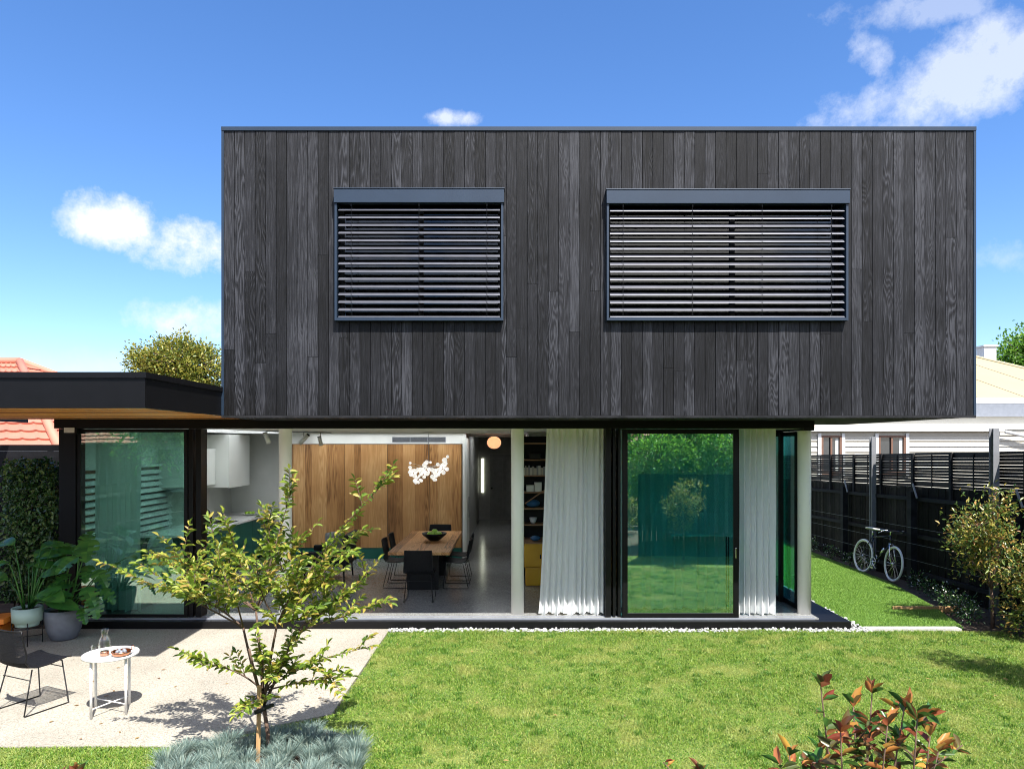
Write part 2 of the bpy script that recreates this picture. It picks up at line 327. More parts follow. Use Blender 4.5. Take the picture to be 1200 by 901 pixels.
M['deadleaf'] = leafmat('dead_leaf', [(.22,.12,.05), (.36,.24,.09), (.16,.08,.04)], .2, .7)
M['turf'] = leafmat('artificial_grass', [(.12,.25,.035), (.18,.32,.05), (.24,.37,.07)], .2, .55)
M['fescue'] = leafmat('blue_fescue', [(.07,.12,.105), (.14,.21,.19), (.22,.31,.285), (.33,.37,.29)], .25, .5)
M['crape'] = leafmat('crape_leaf', [(.05,.11,.015), (.13,.21,.025), (.24,.32,.04), (.36,.40,.06), (.44,.30,.08)], .42, .4)
M['lilly'] = leafmat('lilly_pilly_leaf', [(.03,.08,.02), (.07,.13,.03), (.16,.20,.04), (.34,.30,.06), (.34,.16,.06)], .25, .3)
M['photinia'] = leafmat('photinia_leaf', [(.03,.10,.02), (.06,.16,.03), (.08,.10,.03), (.24,.055,.035), (.40,.17,.05), (.54,.33,.06)], .35, .25)
M['climber'] = leafmat('climber_leaf', [(.012,.04,.014), (.035,.095,.025), (.07,.16,.04), (.20,.28,.10)], .2, .3)
M['monstera'] = leafmat('monstera_leaf', [(.03,.12,.03), (.05,.18,.035), (.09,.25,.045)], .25, .28)
M['treeleaf'] = leafmat('tree_leaf', [(.06,.10,.02), (.14,.18,.03), (.27,.27,.045), (.36,.30,.06)], .3, .4)
M['treeleafg'] = leafmat('green_tree_leaf', [(.05,.13,.02), (.10,.22,.03), (.20,.34,.045)], .5, .4)
M['petal'] = leafmat('white_petals', [(.6,.6,.56), (.8,.8,.76)], .2, .6)

# ------------------------------------------------------------------ mesh helpers
def root_loc(o):
    while o.parent: o = o.parent
    return o.location
class MB:
    def __init__(s): s.v = []; s.f = []; s.s = []
    def add(s, vs, fs, smooth=False):
        n = len(s.v); s.v += [tuple(p) for p in vs]; s.f += [tuple(i+n for i in f) for f in fs]; s.s += [smooth]*len(fs)
        return s
    def box(s, x0, x1, y0, y1, z0, z1):
        return s.add([(x0,y0,z0),(x1,y0,z0),(x1,y1,z0),(x0,y1,z0),(x0,y0,z1),(x1,y0,z1),(x1,y1,z1),(x0,y1,z1)],
                     [(0,3,2,1),(4,5,6,7),(0,1,5,4),(1,2,6,5),(2,3,7,6),(3,0,4,7)])
    def rbox(s, c, size, rot=(0,0,0)):
        h = [a/2 for a in size]; Rm = Matrix.Rotation(rot[2],3,'Z') @ Matrix.Rotation(rot[1],3,'Y') @ Matrix.Rotation(rot[0],3,'X')
        vs = [Vector(c)+Rm@Vector((a*h[0], b*h[1], d*h[2])) for d in (-1,1) for a,b in ((-1,-1),(1,-1),(1,1),(-1,1))]
        return s.add(vs, [(0,3,2,1),(4,5,6,7),(0,1,5,4),(1,2,6,5),(2,3,7,6),(3,0,4,7)])
    def prism(s, poly, z0, z1):
        n = len(poly)
        return s.add([(x,y,z0) for x,y in poly]+[(x,y,z1) for x,y in poly],
                     [tuple(range(n))[::-1], tuple(range(n,2*n))]+[(i,(i+1)%n,(i+1)%n+n,i+n) for i in range(n)])
    def tube(s, pts, r, n=8, caps=True):
        pts = [Vector(p) for p in pts]; rs = r if isinstance(r, (list, tuple)) else [r]*len(pts)
        vs = []; fs = []; prev = None
        for i, p in enumerate(pts):
            t = (pts[min(i+1,len(pts)-1)]-pts[max(i-1,0)]);
            if t.length < 1e-9: t = Vector((0,0,1))
            t.normalize()
            if prev is None: a = t.orthogonal().normalized()
            else:
                a = prev - t*prev.dot(t); a = a.normalized() if a.length > 1e-6 else t.orthogonal().normalized()
            prev = a; b = t.cross(a)
            for k in range(n):
                an = 2*math.pi*k/n; vs.append(p+(a*math.cos(an)+b*math.sin(an))*rs[i])
        for i in range(len(pts)-1):
            for k in range(n): fs.append((i*n+k, i*n+(k+1)%n, (i+1)*n+(k+1)%n, (i+1)*n+k))
        if caps: fs.append(tuple(range(n))[::-1]); fs.append(tuple((len(pts)-1)*n+k for k in range(n)))
        return s.add(vs, fs, n > 4)
    def lathe(s, prof, c=(0,0,0), n=24, capb=True, capt=False):
        vs = [(c[0]+r*math.cos(2*math.pi*k/n), c[1]+r*math.sin(2*math.pi*k/n), c[2]+z) for r, z in prof for k in range(n)]
        fs = [(i*n+k, i*n+(k+1)%n, (i+1)*n+(k+1)%n, (i+1)*n+k) for i in range(len(prof)-1) for k in range(n)]
        if capb: fs.append(tuple(range(n))[::-1])
        if capt: fs.append(tuple((len(prof)-1)*n+k for k in range(n)))
        return s.add(vs, fs, True)
    def ball(s, c, r, n=12, sz=1.):
        pr = [(max(1e-4, r*math.sin(math.pi*i/(n//2+2))), -r*sz*math.cos(math.pi*i/(n//2+2))) for i in range(n//2+3)]
        return s.lathe(pr, c, n, capb=False)
    def torus(s, c, axis, Rr, r, n=40, m=8):
        axis = Vector(axis).normalized(); a = axis.orthogonal().normalized(); b = axis.cross(a); vs = []; fs = []
        for i in range(n):
            t = 2*math.pi*i/n; d = a*math.cos(t)+b*math.sin(t)
            for j in range(m):
                q = 2*math.pi*j/m; vs.append(Vector(c)+d*(Rr+r*math.cos(q))+axis*r*math.sin(q))
        for i in range(n):
            for j in range(m): fs.append((i*m+j, ((i+1)%n)*m+j, ((i+1)%n)*m+(j+1)%m, i*m+(j+1)%m))
        return s.add(vs, fs, True)
    def build(s, name, m, parent=None, bevel=0, loc=None):
        me = bpy.data.meshes.new(name)
        v = np.array(s.v, dtype=float)
        if parent is not None: o0 = np.array(root_loc(parent))
        elif loc is not None: o0 = np.array(loc)
        else:
            mn, mx = v.min(0), v.max(0); o0 = np.array([(mn[0]+mx[0])/2, (mn[1]+mx[1])/2, mn[2]])
        v = v-o0
        me.from_pydata(v.tolist(), [], s.f); me.materials.append(m)
        me.polygons.foreach_set('use_smooth', s.s); me.update()
        o = bpy.data.objects.new(name, me); SC.collection.objects.link(o)
        if parent is not None: o.parent = parent
        else: o.location = o0
        if bevel:
            md = o.modifiers.new('bevel', 'BEVEL'); md.width = bevel; md.segments = 2; md.limit_method = 'ANGLE'; md.angle_limit = R(50)
        return o
def tag(o, label=None, cat=None, group=None, kind=None):
    if label: o['label'] = label
    if cat: o['category'] = cat
    if group: o['group'] = group
    if kind: o['kind'] = kind
    return o
def thing(name, label, cat, loc=(0,0,0), group=None):
    o = bpy.data.objects.new(name, None); SC.collection.objects.link(o); o.location = loc; o.empty_display_size = .2
    return tag(o, label, cat, group)
def copy_tree(o, parent=None):
    c = o.copy(); SC.collection.objects.link(c)
    if parent is not None: c.parent = parent
    for ch in [x for x in KIDS.get(o.name, [])]: pass
    for ch in list(o.children): copy_tree(ch, c)
    return c
KIDS = {}

def npmesh(name, V, Fc, m, parent=None, loc=(0,0,0), smooth=False):
    """V (n,3) world, Fc (k, c) faces"""
    me = bpy.data.meshes.new(name); o0 = np.array(root_loc(parent) if parent is not None else loc, dtype=float)
    V = (V-o0).astype(np.float32); k, c = Fc.shape
    me.vertices.add(len(V)); me.vertices.foreach_set('co', V.ravel())
    me.loops.add(k*c); me.loops.foreach_set('vertex_index', Fc.astype(np.int32).ravel())
    me.polygons.add(k); me.polygons.foreach_set('loop_start', np.arange(0, k*c, c, dtype=np.int32))
    if smooth: me.polygons.foreach_set('use_smooth', np.ones(k, dtype=bool))
    me.materials.append(m); me.update(calc_edges=True)
    o = bpy.data.objects.new(name, me); SC.collection.objects.link(o)
    if parent is not None: o.parent = parent
    else: o.location = o0
    return o
def norm(a): return a/np.maximum(1e-9, np.linalg.norm(a, axis=1, keepdims=True))
def leaves(P, D, size, wid=.4, up=None, fold=.25, droop=.15):
    """leaf outline of 6 verts + fold: two quads per leaf.  P base, D direction, size per leaf"""
    n = len(P); D = norm(D); size = np.asarray(size).reshape(-1,1)*np.ones((n,1))
    U = RNG.normal(0, .5, (n,3))+np.array([0,0,1.0]) if up is None else up
    S = norm(np.cross(D, U)); Nn = norm(np.cross(S, D)); w_ = size*wid
    b = P; t = P+D*size-Nn*size*droop
    m1 = P+D*size*.38; m2 = P+D*size*.72-Nn*size*droop*.4
    l1 = m1+S*w_*.5+Nn*w_*fold; l2 = m2+S*w_*.38+Nn*w_*fold; r1 = m1-S*w_*.5+Nn*w_*fold; r2 = m2-S*w_*.38+Nn*w_*fold
    V = np.stack([b, l1, l2, t, r2, r1], 1).reshape(-1,3); i = np.arange(n)[:,None]*6
    Fc = np.concatenate([i+np.array([[0,3,2,1]]), i+np.array([[0,5,4,3]])], 0)
    return V, Fc
def blades(P, h, wd, lean, curve=.5):
    n = len(P); a = RNG.uniform(0, 2*np.pi, n); d = np.stack([np.cos(a), np.sin(a), np.zeros(n)], 1)
    a2 = RNG.uniform(0, 2*np.pi, n); s_ = np.stack([np.cos(a2), np.sin(a2), np.zeros(n)], 1)
    h = h[:,None]; ln = (lean*RNG.uniform(.2,1,n))[:,None]*h; up = np.array([[0,0,1.]])
    m = P+up*h*.55+d*ln*.4*curve*2*.5; t = P+up*h*(1-.25*(ln/h)**2)+d*ln
    V = np.stack([P-s_*wd/2, P+s_*wd/2, m+s_*wd*.4, m-s_*wd*.4, t], 1).reshape(-1,3); i = np.arange(n)[:,None]*5
    # one quad + tri as two tris each -> use tris
    Fc = np.concatenate([i+np.array([[0,1,2]]), i+np.array([[0,2,3]]), i+np.array([[3,2,4]])], 0)
    return V, Fc

# ================================================================== GROUND
def sheet(name, poly, z, m, th=.0, kind='structure'):
    b = MB(); n = len(poly)
    if th: b.prism(poly, z-th, z)
    else: b.add([(x,y,z) for x,y in poly], [tuple(range(n))])
    return tag(b.build(name, m, loc=(0,0,0)), kind=kind)
sheet('ground', [(-120,-60),(120,-60),(120,160),(-120,160)], -.06, M['groundm'])
XP = -1.72                                             # right edge of patio
sheet('patio', [(-8.2, 6.02), (-2.9, 6.02), (XP-.02, 6.75), (XP, 9.85), (-8.2, 9.85)], .0, M['aggregate'], .1)
lawn_poly = [(XP, 6.75), (XP, 9.70), (4.95, 9.70), (4.95, 9.78), (6.55, 9.78), (6.55, 3.6), (-8.2, 3.6), (-8.2, 6.02), (-2.9, 6.02)]
sheet('lawn', [(-8.2,3.6),(6.75,3.6),(6.9,9.72),(XP+.004,9.72),(XP+.004,6.7),(-2.9,6.014),(-8.2,6.014)], -.012, M['lawnbase'], .04)
sheet('side_turf', [(4.98, 10.0), (6.45, 10.0), (6.8, 11.3), (7.12, 13), (7.28, 18), (7.28, 24), (4.98, 24)], -.012, M['turfbase'], .04)
tag(MB().box(4.98, 6.30, 9.80, 9.93, -.05, .012).build('concrete_edging', M['kerbc'], loc=(0,0,0)), kind='structure')
tag(MB().box(6.0, 7.1, 11.02, 11.05, -.05, .04).build('garden_edging', M['stake'], loc=(0,0,0)), 'thin timber edging board between the turf and the planted bed', 'edging')
def scatter(n, x0, x1, y0, y1, test=None):
    P = np.stack([RNG.uniform(x0,x1,n), RNG.uniform(y0,y1,n)], 1)
    if test is not None: P = P[test(P)]
    return P
# lawn blades, thicker where they show
def lawn_test(P):
    x, y = P[:,0], P[:,1]
    edge = np.where(y < 6.75, np.interp(y, [6.0, 6.75], [-2.9, XP]), XP)
    ok = (x > edge+.01+RNG.normal(0,.015,len(x))) | (y < 6.02)
    bed = ((x+2.06)/.86)**2+((y-5.65)/.80)**2 < 1
    return ok & ~bed & (x < 6.9-.6*np.exp(-((y-7)/2)**2)+RNG.normal(0,.05,len(x)))
P = np.concatenate([scatter(430000, -1.9, 6.9, 5.2, 9.73, lawn_test), scatter(60000, -6, 6.9, 3.6, 5.3, lawn_test), scatter(52000, -5.6, -1.5, 5.2, 6.75, lawn_test),
                    scatter(9000, XP-.0, 4.9, 9.68, 9.78)])
n = len(P); hh = RNG.uniform(.013, .032, n)*(1+.45*(np.sin(P[:,0]*3.1)*np.cos(P[:,1]*4.3)))
hh = np.where(P[:,1] > 9.55, hh*1.3, hh)
V, Fc = blades(np.c_[P, np.full(n, -.012)], hh, .0066, 1.7)
tag(npmesh('lawn_grass', V, Fc, M['grass']), kind='stuff')
C_ = scatter(420, XP+.05, 6.4, 5.4, 9.65); P = (C_[:,None,:]+RNG.normal(0,.032,(len(C_),34,2))).reshape(-1,2); P = P[lawn_test(P)]
V, Fc = blades(np.c_[P, np.full(len(P), -.012)], RNG.uniform(.03,.055,len(P)), .008, 1.1)
tag(npmesh('lawn_tufts', V, Fc, M['tuft']), kind='stuff')
C_ = np.concatenate([scatter(34, -5.2, -1.8, 6.1, 8.9), scatter(30, -1.5, 6, 5.5, 9.6)]); n = len(C_)
V, Fc = leaves(np.c_[C_, np.where(C_[:,0] < -1.75, .006, .022)], np.c_[RNG.normal(0,1,(n,2)), np.zeros(n)], RNG.uniform(.03,.055,n), .45, up=np.tile([[0,0,1.]],(n,1)), fold=.15, droop=.0)
tag(npmesh('fallen_leaves', V, Fc, M['deadleaf']), kind='stuff')
P = scatter(160000, 4.98, 7.28, 10.0, 18, lambda P: P[:,0] < np.interp(P[:,1], [10,11.3,13,18], [6.43,6.78,7.10,7.26]))
n = len(P); V, Fc = blades(np.c_[P, np.full(n, -.012)], RNG.uniform(.015,.03,n), .007, .6)
tag(npmesh('turf_grass', V, Fc, M['turf']), kind='stuff')
# pebbles
def pebbles(name, P, r):
    base = MB().ball((0,0,0), 1, 8, .7); bv = np.array(base.v); q = np.array([f for f in base.f if len(f) == 4]); n = len(P)
    sc = RNG.uniform(.6,1.25,(n,1,3))*r; ang = RNG.uniform(0,6.28,n); c_, s_ = np.cos(ang), np.sin(ang)
    vv = bv[None]*sc; x = vv[:,:,0]*c_[:,None]-vv[:,:,1]*s_[:,None]; y = vv[:,:,0]*s_[:,None]+vv[:,:,1]*c_[:,None]
    V = np.stack([x+P[:,0,None], y+P[:,1,None], vv[:,:,2]+P[:,2,None]], 2).reshape(-1,3)
    Fc = (np.arange(n)[:,None,None]*len(bv)+q[None]).reshape(-1,4)
    return tag(npmesh(name, V, Fc, M['pebble'], smooth=True), kind='stuff')
p1 = scatter(1500, XP, 5.0, 9.69, 9.84); p2 = scatter(900, 4.79, 4.97, 9.8, 17)
pp = np.concatenate([p1, p2]); pebbles('pebble_strip', np.c_[pp, RNG.uniform(-.02, .012, len(pp))], .021)

# ================================================================== HOUSE
H = thing('house', 'two storey house with black charred timber upper box over open glazed living rooms', 'house', (0, 10, 0))
YB, BX0, BX1, BZ0, BZ1 = 8.6, at(261,0,8.6).x, at(1142,0,8.6).x, at(0,488.5,8.6).z, at(0,150.5,8.6).z
BD = 12.0
WIN = [(396, 588, 226, 375), (712, 988.5, 227, 375)]
WR = [(at(a,0,YB).x, at(b,0,YB).x, at(0,d,YB).z, at(0,c,YB).z) for a, b, c, d in WIN]
# cladding boards
def boards(mb, x0, x1, z0, z1, place, holes=()):
    bw = .1285; x = x0; k = 0
    while x < x1-.01:
        xe = min(x+bw-.0065, x1); segs = [(z0, z1)]
        r = random.random()
        cuts = sorted(random.uniform(z0+.4, z1-.4) for _ in range(1 if r < .42 else 0))
        zs = [z0]+cuts+[z1]
        for i in range(len(zs)-1):
            a, b = zs[i], zs[i+1]-(.003 if i < len(zs)-2 else 0)
            rects = [(x, xe, a, b)]
            for (hx0, hx1, hz0, hz1) in holes:
                nr = []
                for (p, q, c, d) in rects:
                    if q <= hx0 or p >= hx1 or d <= hz0 or c >= hz1: nr.append((p,q,c,d)); continue
                    if p < hx0: nr.append((p, hx0, c, d))
                    if q > hx1: nr.append((hx1, q, c, d))
                    p2, q2 = max(p, hx0), min(q, hx1)
                    if c < hz0: nr.append((p2, q2, c, hz0))
                    if d > hz1: nr.append((p2, q2, hz1, d))
                rects = nr
            dd = random.uniform(0, .004)
            for (p, q, c, d) in rects:
                if q-p > .004 and d-c > .004: place(mb, p, q, c, d, dd)
        x += bw
mb = MB()
boards(mb, BX0+.02, BX1-.02, BZ0+.02, BZ1-.03, lambda m_, p, q, c, d, e: m_.box(p, q, YB-.004-e, YB+.022, c, d), WR)
boards(mb, YB+.03, BD-.02, BZ0+.02, BZ1-.03, lambda m_, p, q, c, d, e: m_.box(BX0-.004-e, BX0+.02, p, q, c, d))
boards(mb, YB+.03, BD-.02, BZ0+.02, BZ1-.03, lambda m_, p, q, c, d, e: m_.box(BX1-.02, BX1+.004+e, p, q, c, d))
mb.build('cladding', M['clad'], H)
# structural backing with window holes
mb = MB(); y0, y1 = YB+.024, YB+.20; xs = [BX0+.03, WR[0][0], WR[0][1], WR[1][0], WR[1][1], BX1-.03]
for i in range(0, 5, 2): mb.box(xs[i], xs[i+1], y0, y1, BZ0+.06, BZ1-.05)
for wr in WR:
    mb.box(wr[0], wr[1], y0, y1, BZ0+.06, wr[2]); mb.box(wr[0], wr[1], y0, y1, wr[3], BZ1-.05)
mb.box(BX0+.03, BX0+.2, y1, BD, BZ0+.06, BZ1-.05); mb.box(BX1-.2, BX1-.03, y1, BD, BZ0+.06, BZ1-.05)
mb.box(BX0+.2, BX1-.2, BD-.2, BD, BZ0+.06, BZ1-.05)
mb.build('upper_wall', M['dark_int'], H)
MB().box(BX0+.031, BX1-.031, YB+.03, BD-.002, BZ1-.049, BZ1-.02).build('upper_roof', M['black'], H)
mb = MB(); mb.box(BX0-.012, BX1+.012, YB-.02, YB+.06, BZ1-.035, BZ1+.012); mb.box(BX0-.012, BX0+.06, YB+.061, BD, BZ1-.035, BZ1+.012)
mb.box(BX1-.06, BX1+.012, YB+.061, BD, BZ1-.035, BZ1+.012); mb.build('roof_capping', M['blue_metal'], H)
for a_ in (BX0-.012, BX1-.018): MB().box(a_, a_+.03, YB-.014, YB+.03, BZ0+.02, BZ1-.036).build('corner_trim', M['blue_metal'], H)
mb = MB(); mb.box(BX0-.012, BX1+.012, YB-.012, YB+.02, BZ0-.012, BZ0+.018)
mb.build('drip_edge', M['rail'], H)
mb = MB(); y = YB+.021
while y < 10.0: mb.box(BX0, BX1, y, min(y+.108, 10.02), BZ0-.004, BZ0+.02); y += .112
mb.box(4.34, BX1, 10.03, BD, BZ0-.004, BZ0+.02)
mb.build('soffit', M['soffit'], H)
MB().box(BX0+.03, BX1-.03, YB+.21, BD-.21, BZ0+.021, BZ0+.058).build('upper_floor', M['dark_int'], H)
# upper windows
for wi, (x0, x1, z0, z1) in enumerate(WR):
    fr = MB(); yf = YB-.085; t = .026
    fr.box(x0-.02, x0+t-.02, yf, YB+.1, z0-.02, z1-.12); fr.box(x1-t+.02, x1+.02, yf, YB+.1, z0-.02, z1-.12)
    fr.box(x0+t-.019, x1-t+.019, yf, YB+.1, z0-.02, z0+.012)
    W = fr.build('window', M['blue_metal'], H)
    W['label'] = ('smaller square upper window behind a lowered silver blind', 'wide upper window behind a lowered silver blind')[wi]
    hd = MB(); hd.box(x0-.025, x1+.03, YB-.105, YB-.005, z1-.155, z1+.01); hd.box(x0-.032, x1+.037, YB-.112, YB-.005, z1+.011, z1+.022)
    hd.build('blind_hood', M['blue_metal'], W, .003)
    inner = MB(); inner.box(x0, x0+.05, YB+.101, YB+.16, z0, z1); inner.box(x1-.05, x1, YB+.101, YB+.16, z0, z1)
    inner.box(x0+.05, x1-.05, YB+.101, YB+.16, z0, z0+.05); inner.box(x0+.05, x1-.05, YB+.101, YB+.16, z1-.05, z1)
    mxx = x0+(x1-x0)*(.5 if wi == 0 else .54); inner.box(mxx-.03, mxx+.03, YB+.101, YB+.16, z0+.05, z1-.05)
    inner.build('sash', M['black'], W)
    MB().box(x0+.02, x1-.02, YB+.125, YB+.135, z0+.02, z1-.02).build('pane', M['glass_clear'], W)
    if wi == 1:
        rl = MB(); rl.box(mxx+.05, x1-.25, YB+.30, YB+.31, z0+.02, z1-.25); rl.build('roller_blind', M['linen'], W)
    bl = MB(); ns = 15; zt = z1-.215; zb = z0+.035
    for k in range(ns):
        zc = zb+(zt-zb)*k/(ns-1); pr = []
        tl = R(31) if k else R(8)
        for j in range(6):
            a = (j/5-.5); yy_ = a*.078; bow = .007*(1-4*a*a)
            pr.append((yy_*math.cos(tl), yy_*math.sin(tl)+bow))
        pr = [(pr[0][0]-.002, pr[0][1]-.006)]+pr
        vs = []; n_ = len(pr)
        for xx in (x0+.022, x1-.022):
            vs += [(xx, YB-.035+a, zc+b) for a, b in pr]
        vs += [(p[0], p[1]+.0012, p[2]-.0022) for p in vs]
        fs = [(i, i+1, n_+i+1, n_+i) for i in range(n_-1)]+[(2*n_+i, 3*n_+i, 3*n_+i+1, 2*n_+i+1) for i in range(n_-1)]
        fs += [(0, n_, 3*n_, 2*n_), (n_-1, 3*n_-1, 4*n_-1, 2*n_-1)]
        bl.add(vs, fs, False)
    bl.box(x0+.022, x1-.022, YB-.07, YB-.004, zb-.022, zb-.006)
    bl.build('blind', M['slat'], W)
    nc = 3 if wi == 0 else 4
    for k in range(nc):
        cd = MB()
        xc = x0+.18+(x1-x0-.36)*k/(nc-1)
        for dy in (-.072, .0): cd.tube([(xc, YB+dy, z1-.15), (xc, YB+dy, zb-.01)], .0022, 4)
        for j in range(ns):
            zc = zb+(zt-zb)*j/(ns-1); cd.box(xc-.004, xc+.004, YB-.078, YB-.070, zc-.03, zc-.018)
        cd.box(xc-.006, xc+.006, YB-.08, YB-.068, z1-.19, z1-.158)
        cd.build('blind_cord', M['black'], W)

# single storey wing and canopy on the left
CY = 6.8; CXR = at(170,0,CY).x; CZ0 = at(0,478,CY).z; CZ1 = at(0,436,CY).z; CXL = -8.0
mb = MB(); mb.box(CXL, CXR, CY, CY+.05, CZ0, CZ1-.06); mb.box(CXR-.05, CXR, CY+.051, 9.9, CZ0, CZ1-.06)
mb.box(CXL, CXL+.05, CY+.051, 11.5, CZ0, CZ1-.06); mb.build('canopy_fascia', M['black'], H)
mb = MB(); mb.box(CXL-.015, CXR+.018, CY-.018, CY+.07, CZ1-.058, CZ1); mb.box(CXR-.05, CXR+.018, CY+.071, 9.9, CZ1-.058, CZ1)
mb.build('canopy_capping', M['black'], H)
mb = MB(); y = CY+.052
while y < 9.98: mb.box(CXL+.052, CXR-.052, y, y+.118, CZ0+.004, CZ0+.03); y += .14
mb.build('canopy_soffit', M['batten'], H)
MB().box(CXL+.051, CXR-.051, CY+.051, 9.99, CZ0+.034, CZ0+.06).build('canopy_lining', M['dark_int'], H)
# wing roof with skylight slot
SKX0, SKX1, SKY0, SKY1 = -5.75, -4.42, 10.6, 14.6
mb = MB()
zr0, zr1 = CZ1-.12, CZ1-.07
mb.box(CXL+.051, CXR-.051, CY+.071, SKY0, zr0, zr1); mb.box(-6.6, SKX0, SKY0, SKY1, zr0, zr1); 
DX0, DX1, DY0, DY1 = -4.30, .25, 13.8, 15.0
mb.box(-6.6, DX0, SKY1+.001, 17, zr0, zr1); mb.box(DX0, 4.56, DY1, 18.2, zr0, zr1); mb.box(DX0, -1.0, 18.201, 19.8, zr0, zr1); mb.box(.2, 4.56, 18.201, 19.8, zr0, zr1); mb.box(DX0, 4.56, 19.801, 24.3, zr0, zr1); mb.box(-6.6, DX0, 17.001, 24.3, zr0, zr1); mb.box(DX1, 4.56, 12.01, DY1-.001, zr0, zr1); mb.box(CXR-.05, DX1-.001, 12.01, DY0, zr0, zr1); mb.box(SKX1+.001, CXR-.052, SKY0+.001, DY0, zr0+.001, zr1-.001)
mb.box(SKX1+.001, DX0, 13.701, SKY1, zr0, zr1) if False else None
mb.build('wing_roof', M['grey_metal'], H)
# right edge of wing under the box
ZF, ZC = .12, 2.82
XL, XR, YG = -6.42, 4.45, 10.0
mb = MB(); mb.prism([(XL-.03, 9.96), (4.37, 9.96), (4.37, 24.2), (XL-.03, 24.2)], .02, ZF); mb.build('floor', M['terrazzo'], H)
mb = MB(); mb.box(XL-.05, 4.77, 9.84, 9.956, -.05, ZF-.018); mb.box(4.38, 4.77, 9.957, 17, -.05, ZF-.018); mb.build('plinth', M['black'], H, .004)
mb = MB(); mb.box(XL, 4.30, 9.93, 9.958, ZF-.017, ZF+.006); mb.box(XL, 4.30, 10.04, 10.06, ZF+.001, ZF+.008); mb.build('door_track', M['grey_metal'], H)
# ceiling with slot
mb = MB()
mb.box(XL, SKX0, 10.02, 24.2, ZC, ZC+.04); mb.box(SKX1, 4.33, 10.02, DY0, ZC, ZC+.04); mb.box(SKX1, DX0, DY0, DY1, ZC, ZC+.04); mb.box(DX1, 4.33, DY0, DY1, ZC, ZC+.04); mb.box(SKX1, 4.33, DY1, 18.2, ZC, ZC+.04); mb.box(SKX1, -1.0, 18.2, 19.8, ZC, ZC+.04); mb.box(.2, 4.33, 18.2, 19.8, ZC, ZC+.04); mb.box(SKX1, 4.33, 19.8, 24.2, ZC, ZC+.04); mb.box(SKX0, SKX1, 10.02, SKY0, ZC, ZC+.04); mb.box(SKX0, SKX1, SKY1, 24.2, ZC, ZC+.04)
mb.build('ceiling', M['ceil'], H)
mb = MB(); mb.box(SKX0-.03, SKX0, SKY0, SKY1, ZC+.041, CZ1-.04); mb.box(SKX1, SKX1+.03, SKY0, SKY1, ZC+.041, CZ1-.04)
mb.box(SKX0-.03, SKX1+.03, SKY0-.03, SKY0, ZC+.041, CZ1-.04); mb.box(SKX0-.03, SKX1+.03, SKY1, SKY1+.03, ZC+.041, CZ1-.04)
sk = mb.build('skylight', M['ceil'], H)
MB().box(SKX0-.029, SKX1+.029, SKY0-.029, SKY1+.029, CZ1-.039, CZ1-.03).build('pane', M['opal'], sk)
MB().box(DX0, DX1, DY0, DY1, ZC+.01, ZC+.02).build('added_ceiling_diffuser', M['opal'], H)  # unseen opal panel added to bring soft light onto the timber wall
MB().box(-1.0, .2, 18.2, 19.8, ZC+.01, ZC+.02).build('added_ceiling_diffuser', M['opal'], H)  # second unseen panel, added to lighten the dark hall
MB().box(DX0, DX1, DY0-.06, DY0-.001, ZC-.022, ZC-.0005).build('diffuser_screen', M['ceil'], H)  # downstand added to hide the bright dining panel from the camera
MB().box(-1.08, .29, 18.1, 18.19, ZC-.04, ZC-.0005).build('diffuser_screen', M['ceil'], H)  # same added downstand, hiding the hall panel
# header over openings
mb = MB(); mb.box(XL-.06, 4.28, 9.9, 10.018, ZC-.002, CZ0+.0); mb.box(4.18, 4.33, 10.019, 17, ZC-.03, BZ0-.006); mb.build('header', M['black'], H)
# walls
wl = MB()
wl.box(XL-.03, XL, 10.21, 10.35, ZF, ZC); wl.box(XL-.03, XL, 13.1, 24.2, ZF, ZC); wl.box(XL-.03, XL, 10.35, 13.1, ZF, 1.0); wl.box(XL-.03, XL, 10.35, 13.1, 2.2, ZC)
wl.box(XL, -4.85, 16.0, 16.1, ZF, ZC)                  # kitchen end wall
wl.box(-1.02, 4.4, 17.9, 18.0, ZF, ZC) if False else None
wl.box(.32, .42, 13.2, 24.2, ZF, ZC)                   # hall right wall
wl.box(.42, 4.18, 13.2, 13.3, ZF, ZC)
wl.box(4.20, 4.3, 13.2, 24.2, ZF, ZC-.031)
wl.build('wall', M['white'], H)
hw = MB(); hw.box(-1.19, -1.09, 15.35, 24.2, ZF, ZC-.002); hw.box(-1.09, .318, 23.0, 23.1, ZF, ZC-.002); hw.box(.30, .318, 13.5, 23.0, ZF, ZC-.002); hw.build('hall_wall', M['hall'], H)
# outer shell keeping daylight out at back
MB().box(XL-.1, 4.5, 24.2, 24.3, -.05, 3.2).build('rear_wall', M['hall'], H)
# bulkhead and timber wall
JY = 15.1; JX0, JX1 = -4.85, at(541,0,JY).x
mb = MB(); mb.box(JX0, JX1+.02, JY-.02, JY+.3, 2.60, ZC-.001); bh = mb.build('bulkhead', M['white'], H)
mb = MB(); g0, g1 = at(460,518,JY-.03), at(522,512,JY-.03); mb.box(g0.x, g1.x, JY-.026, JY-.021, g0.z, g1.z)
ac = mb.build('air_grille', M['dark_int'], H)
mb = MB()
for k in range(7): zz = g0.z+.008+k*(g1.z-g0.z-.016)/6; mb.box(g0.x+.01, g1.x-.01, JY-.034, JY-.027, zz-.0035, zz+.0035)
for k in range(4): xx = g0.x+.0+(g1.x-g0.x)*k/3; mb.box(xx-.008, xx+.008, JY-.036, JY-.0345, g0.z, g1.z)
mb.build('grille_bar', M['grey_metal'], ac)
mb = MB(); x = JX0; door_edges = [JX0, at(404,0,JY).x, at(454,0,JY).x, at(503,0,JY).x, JX1]
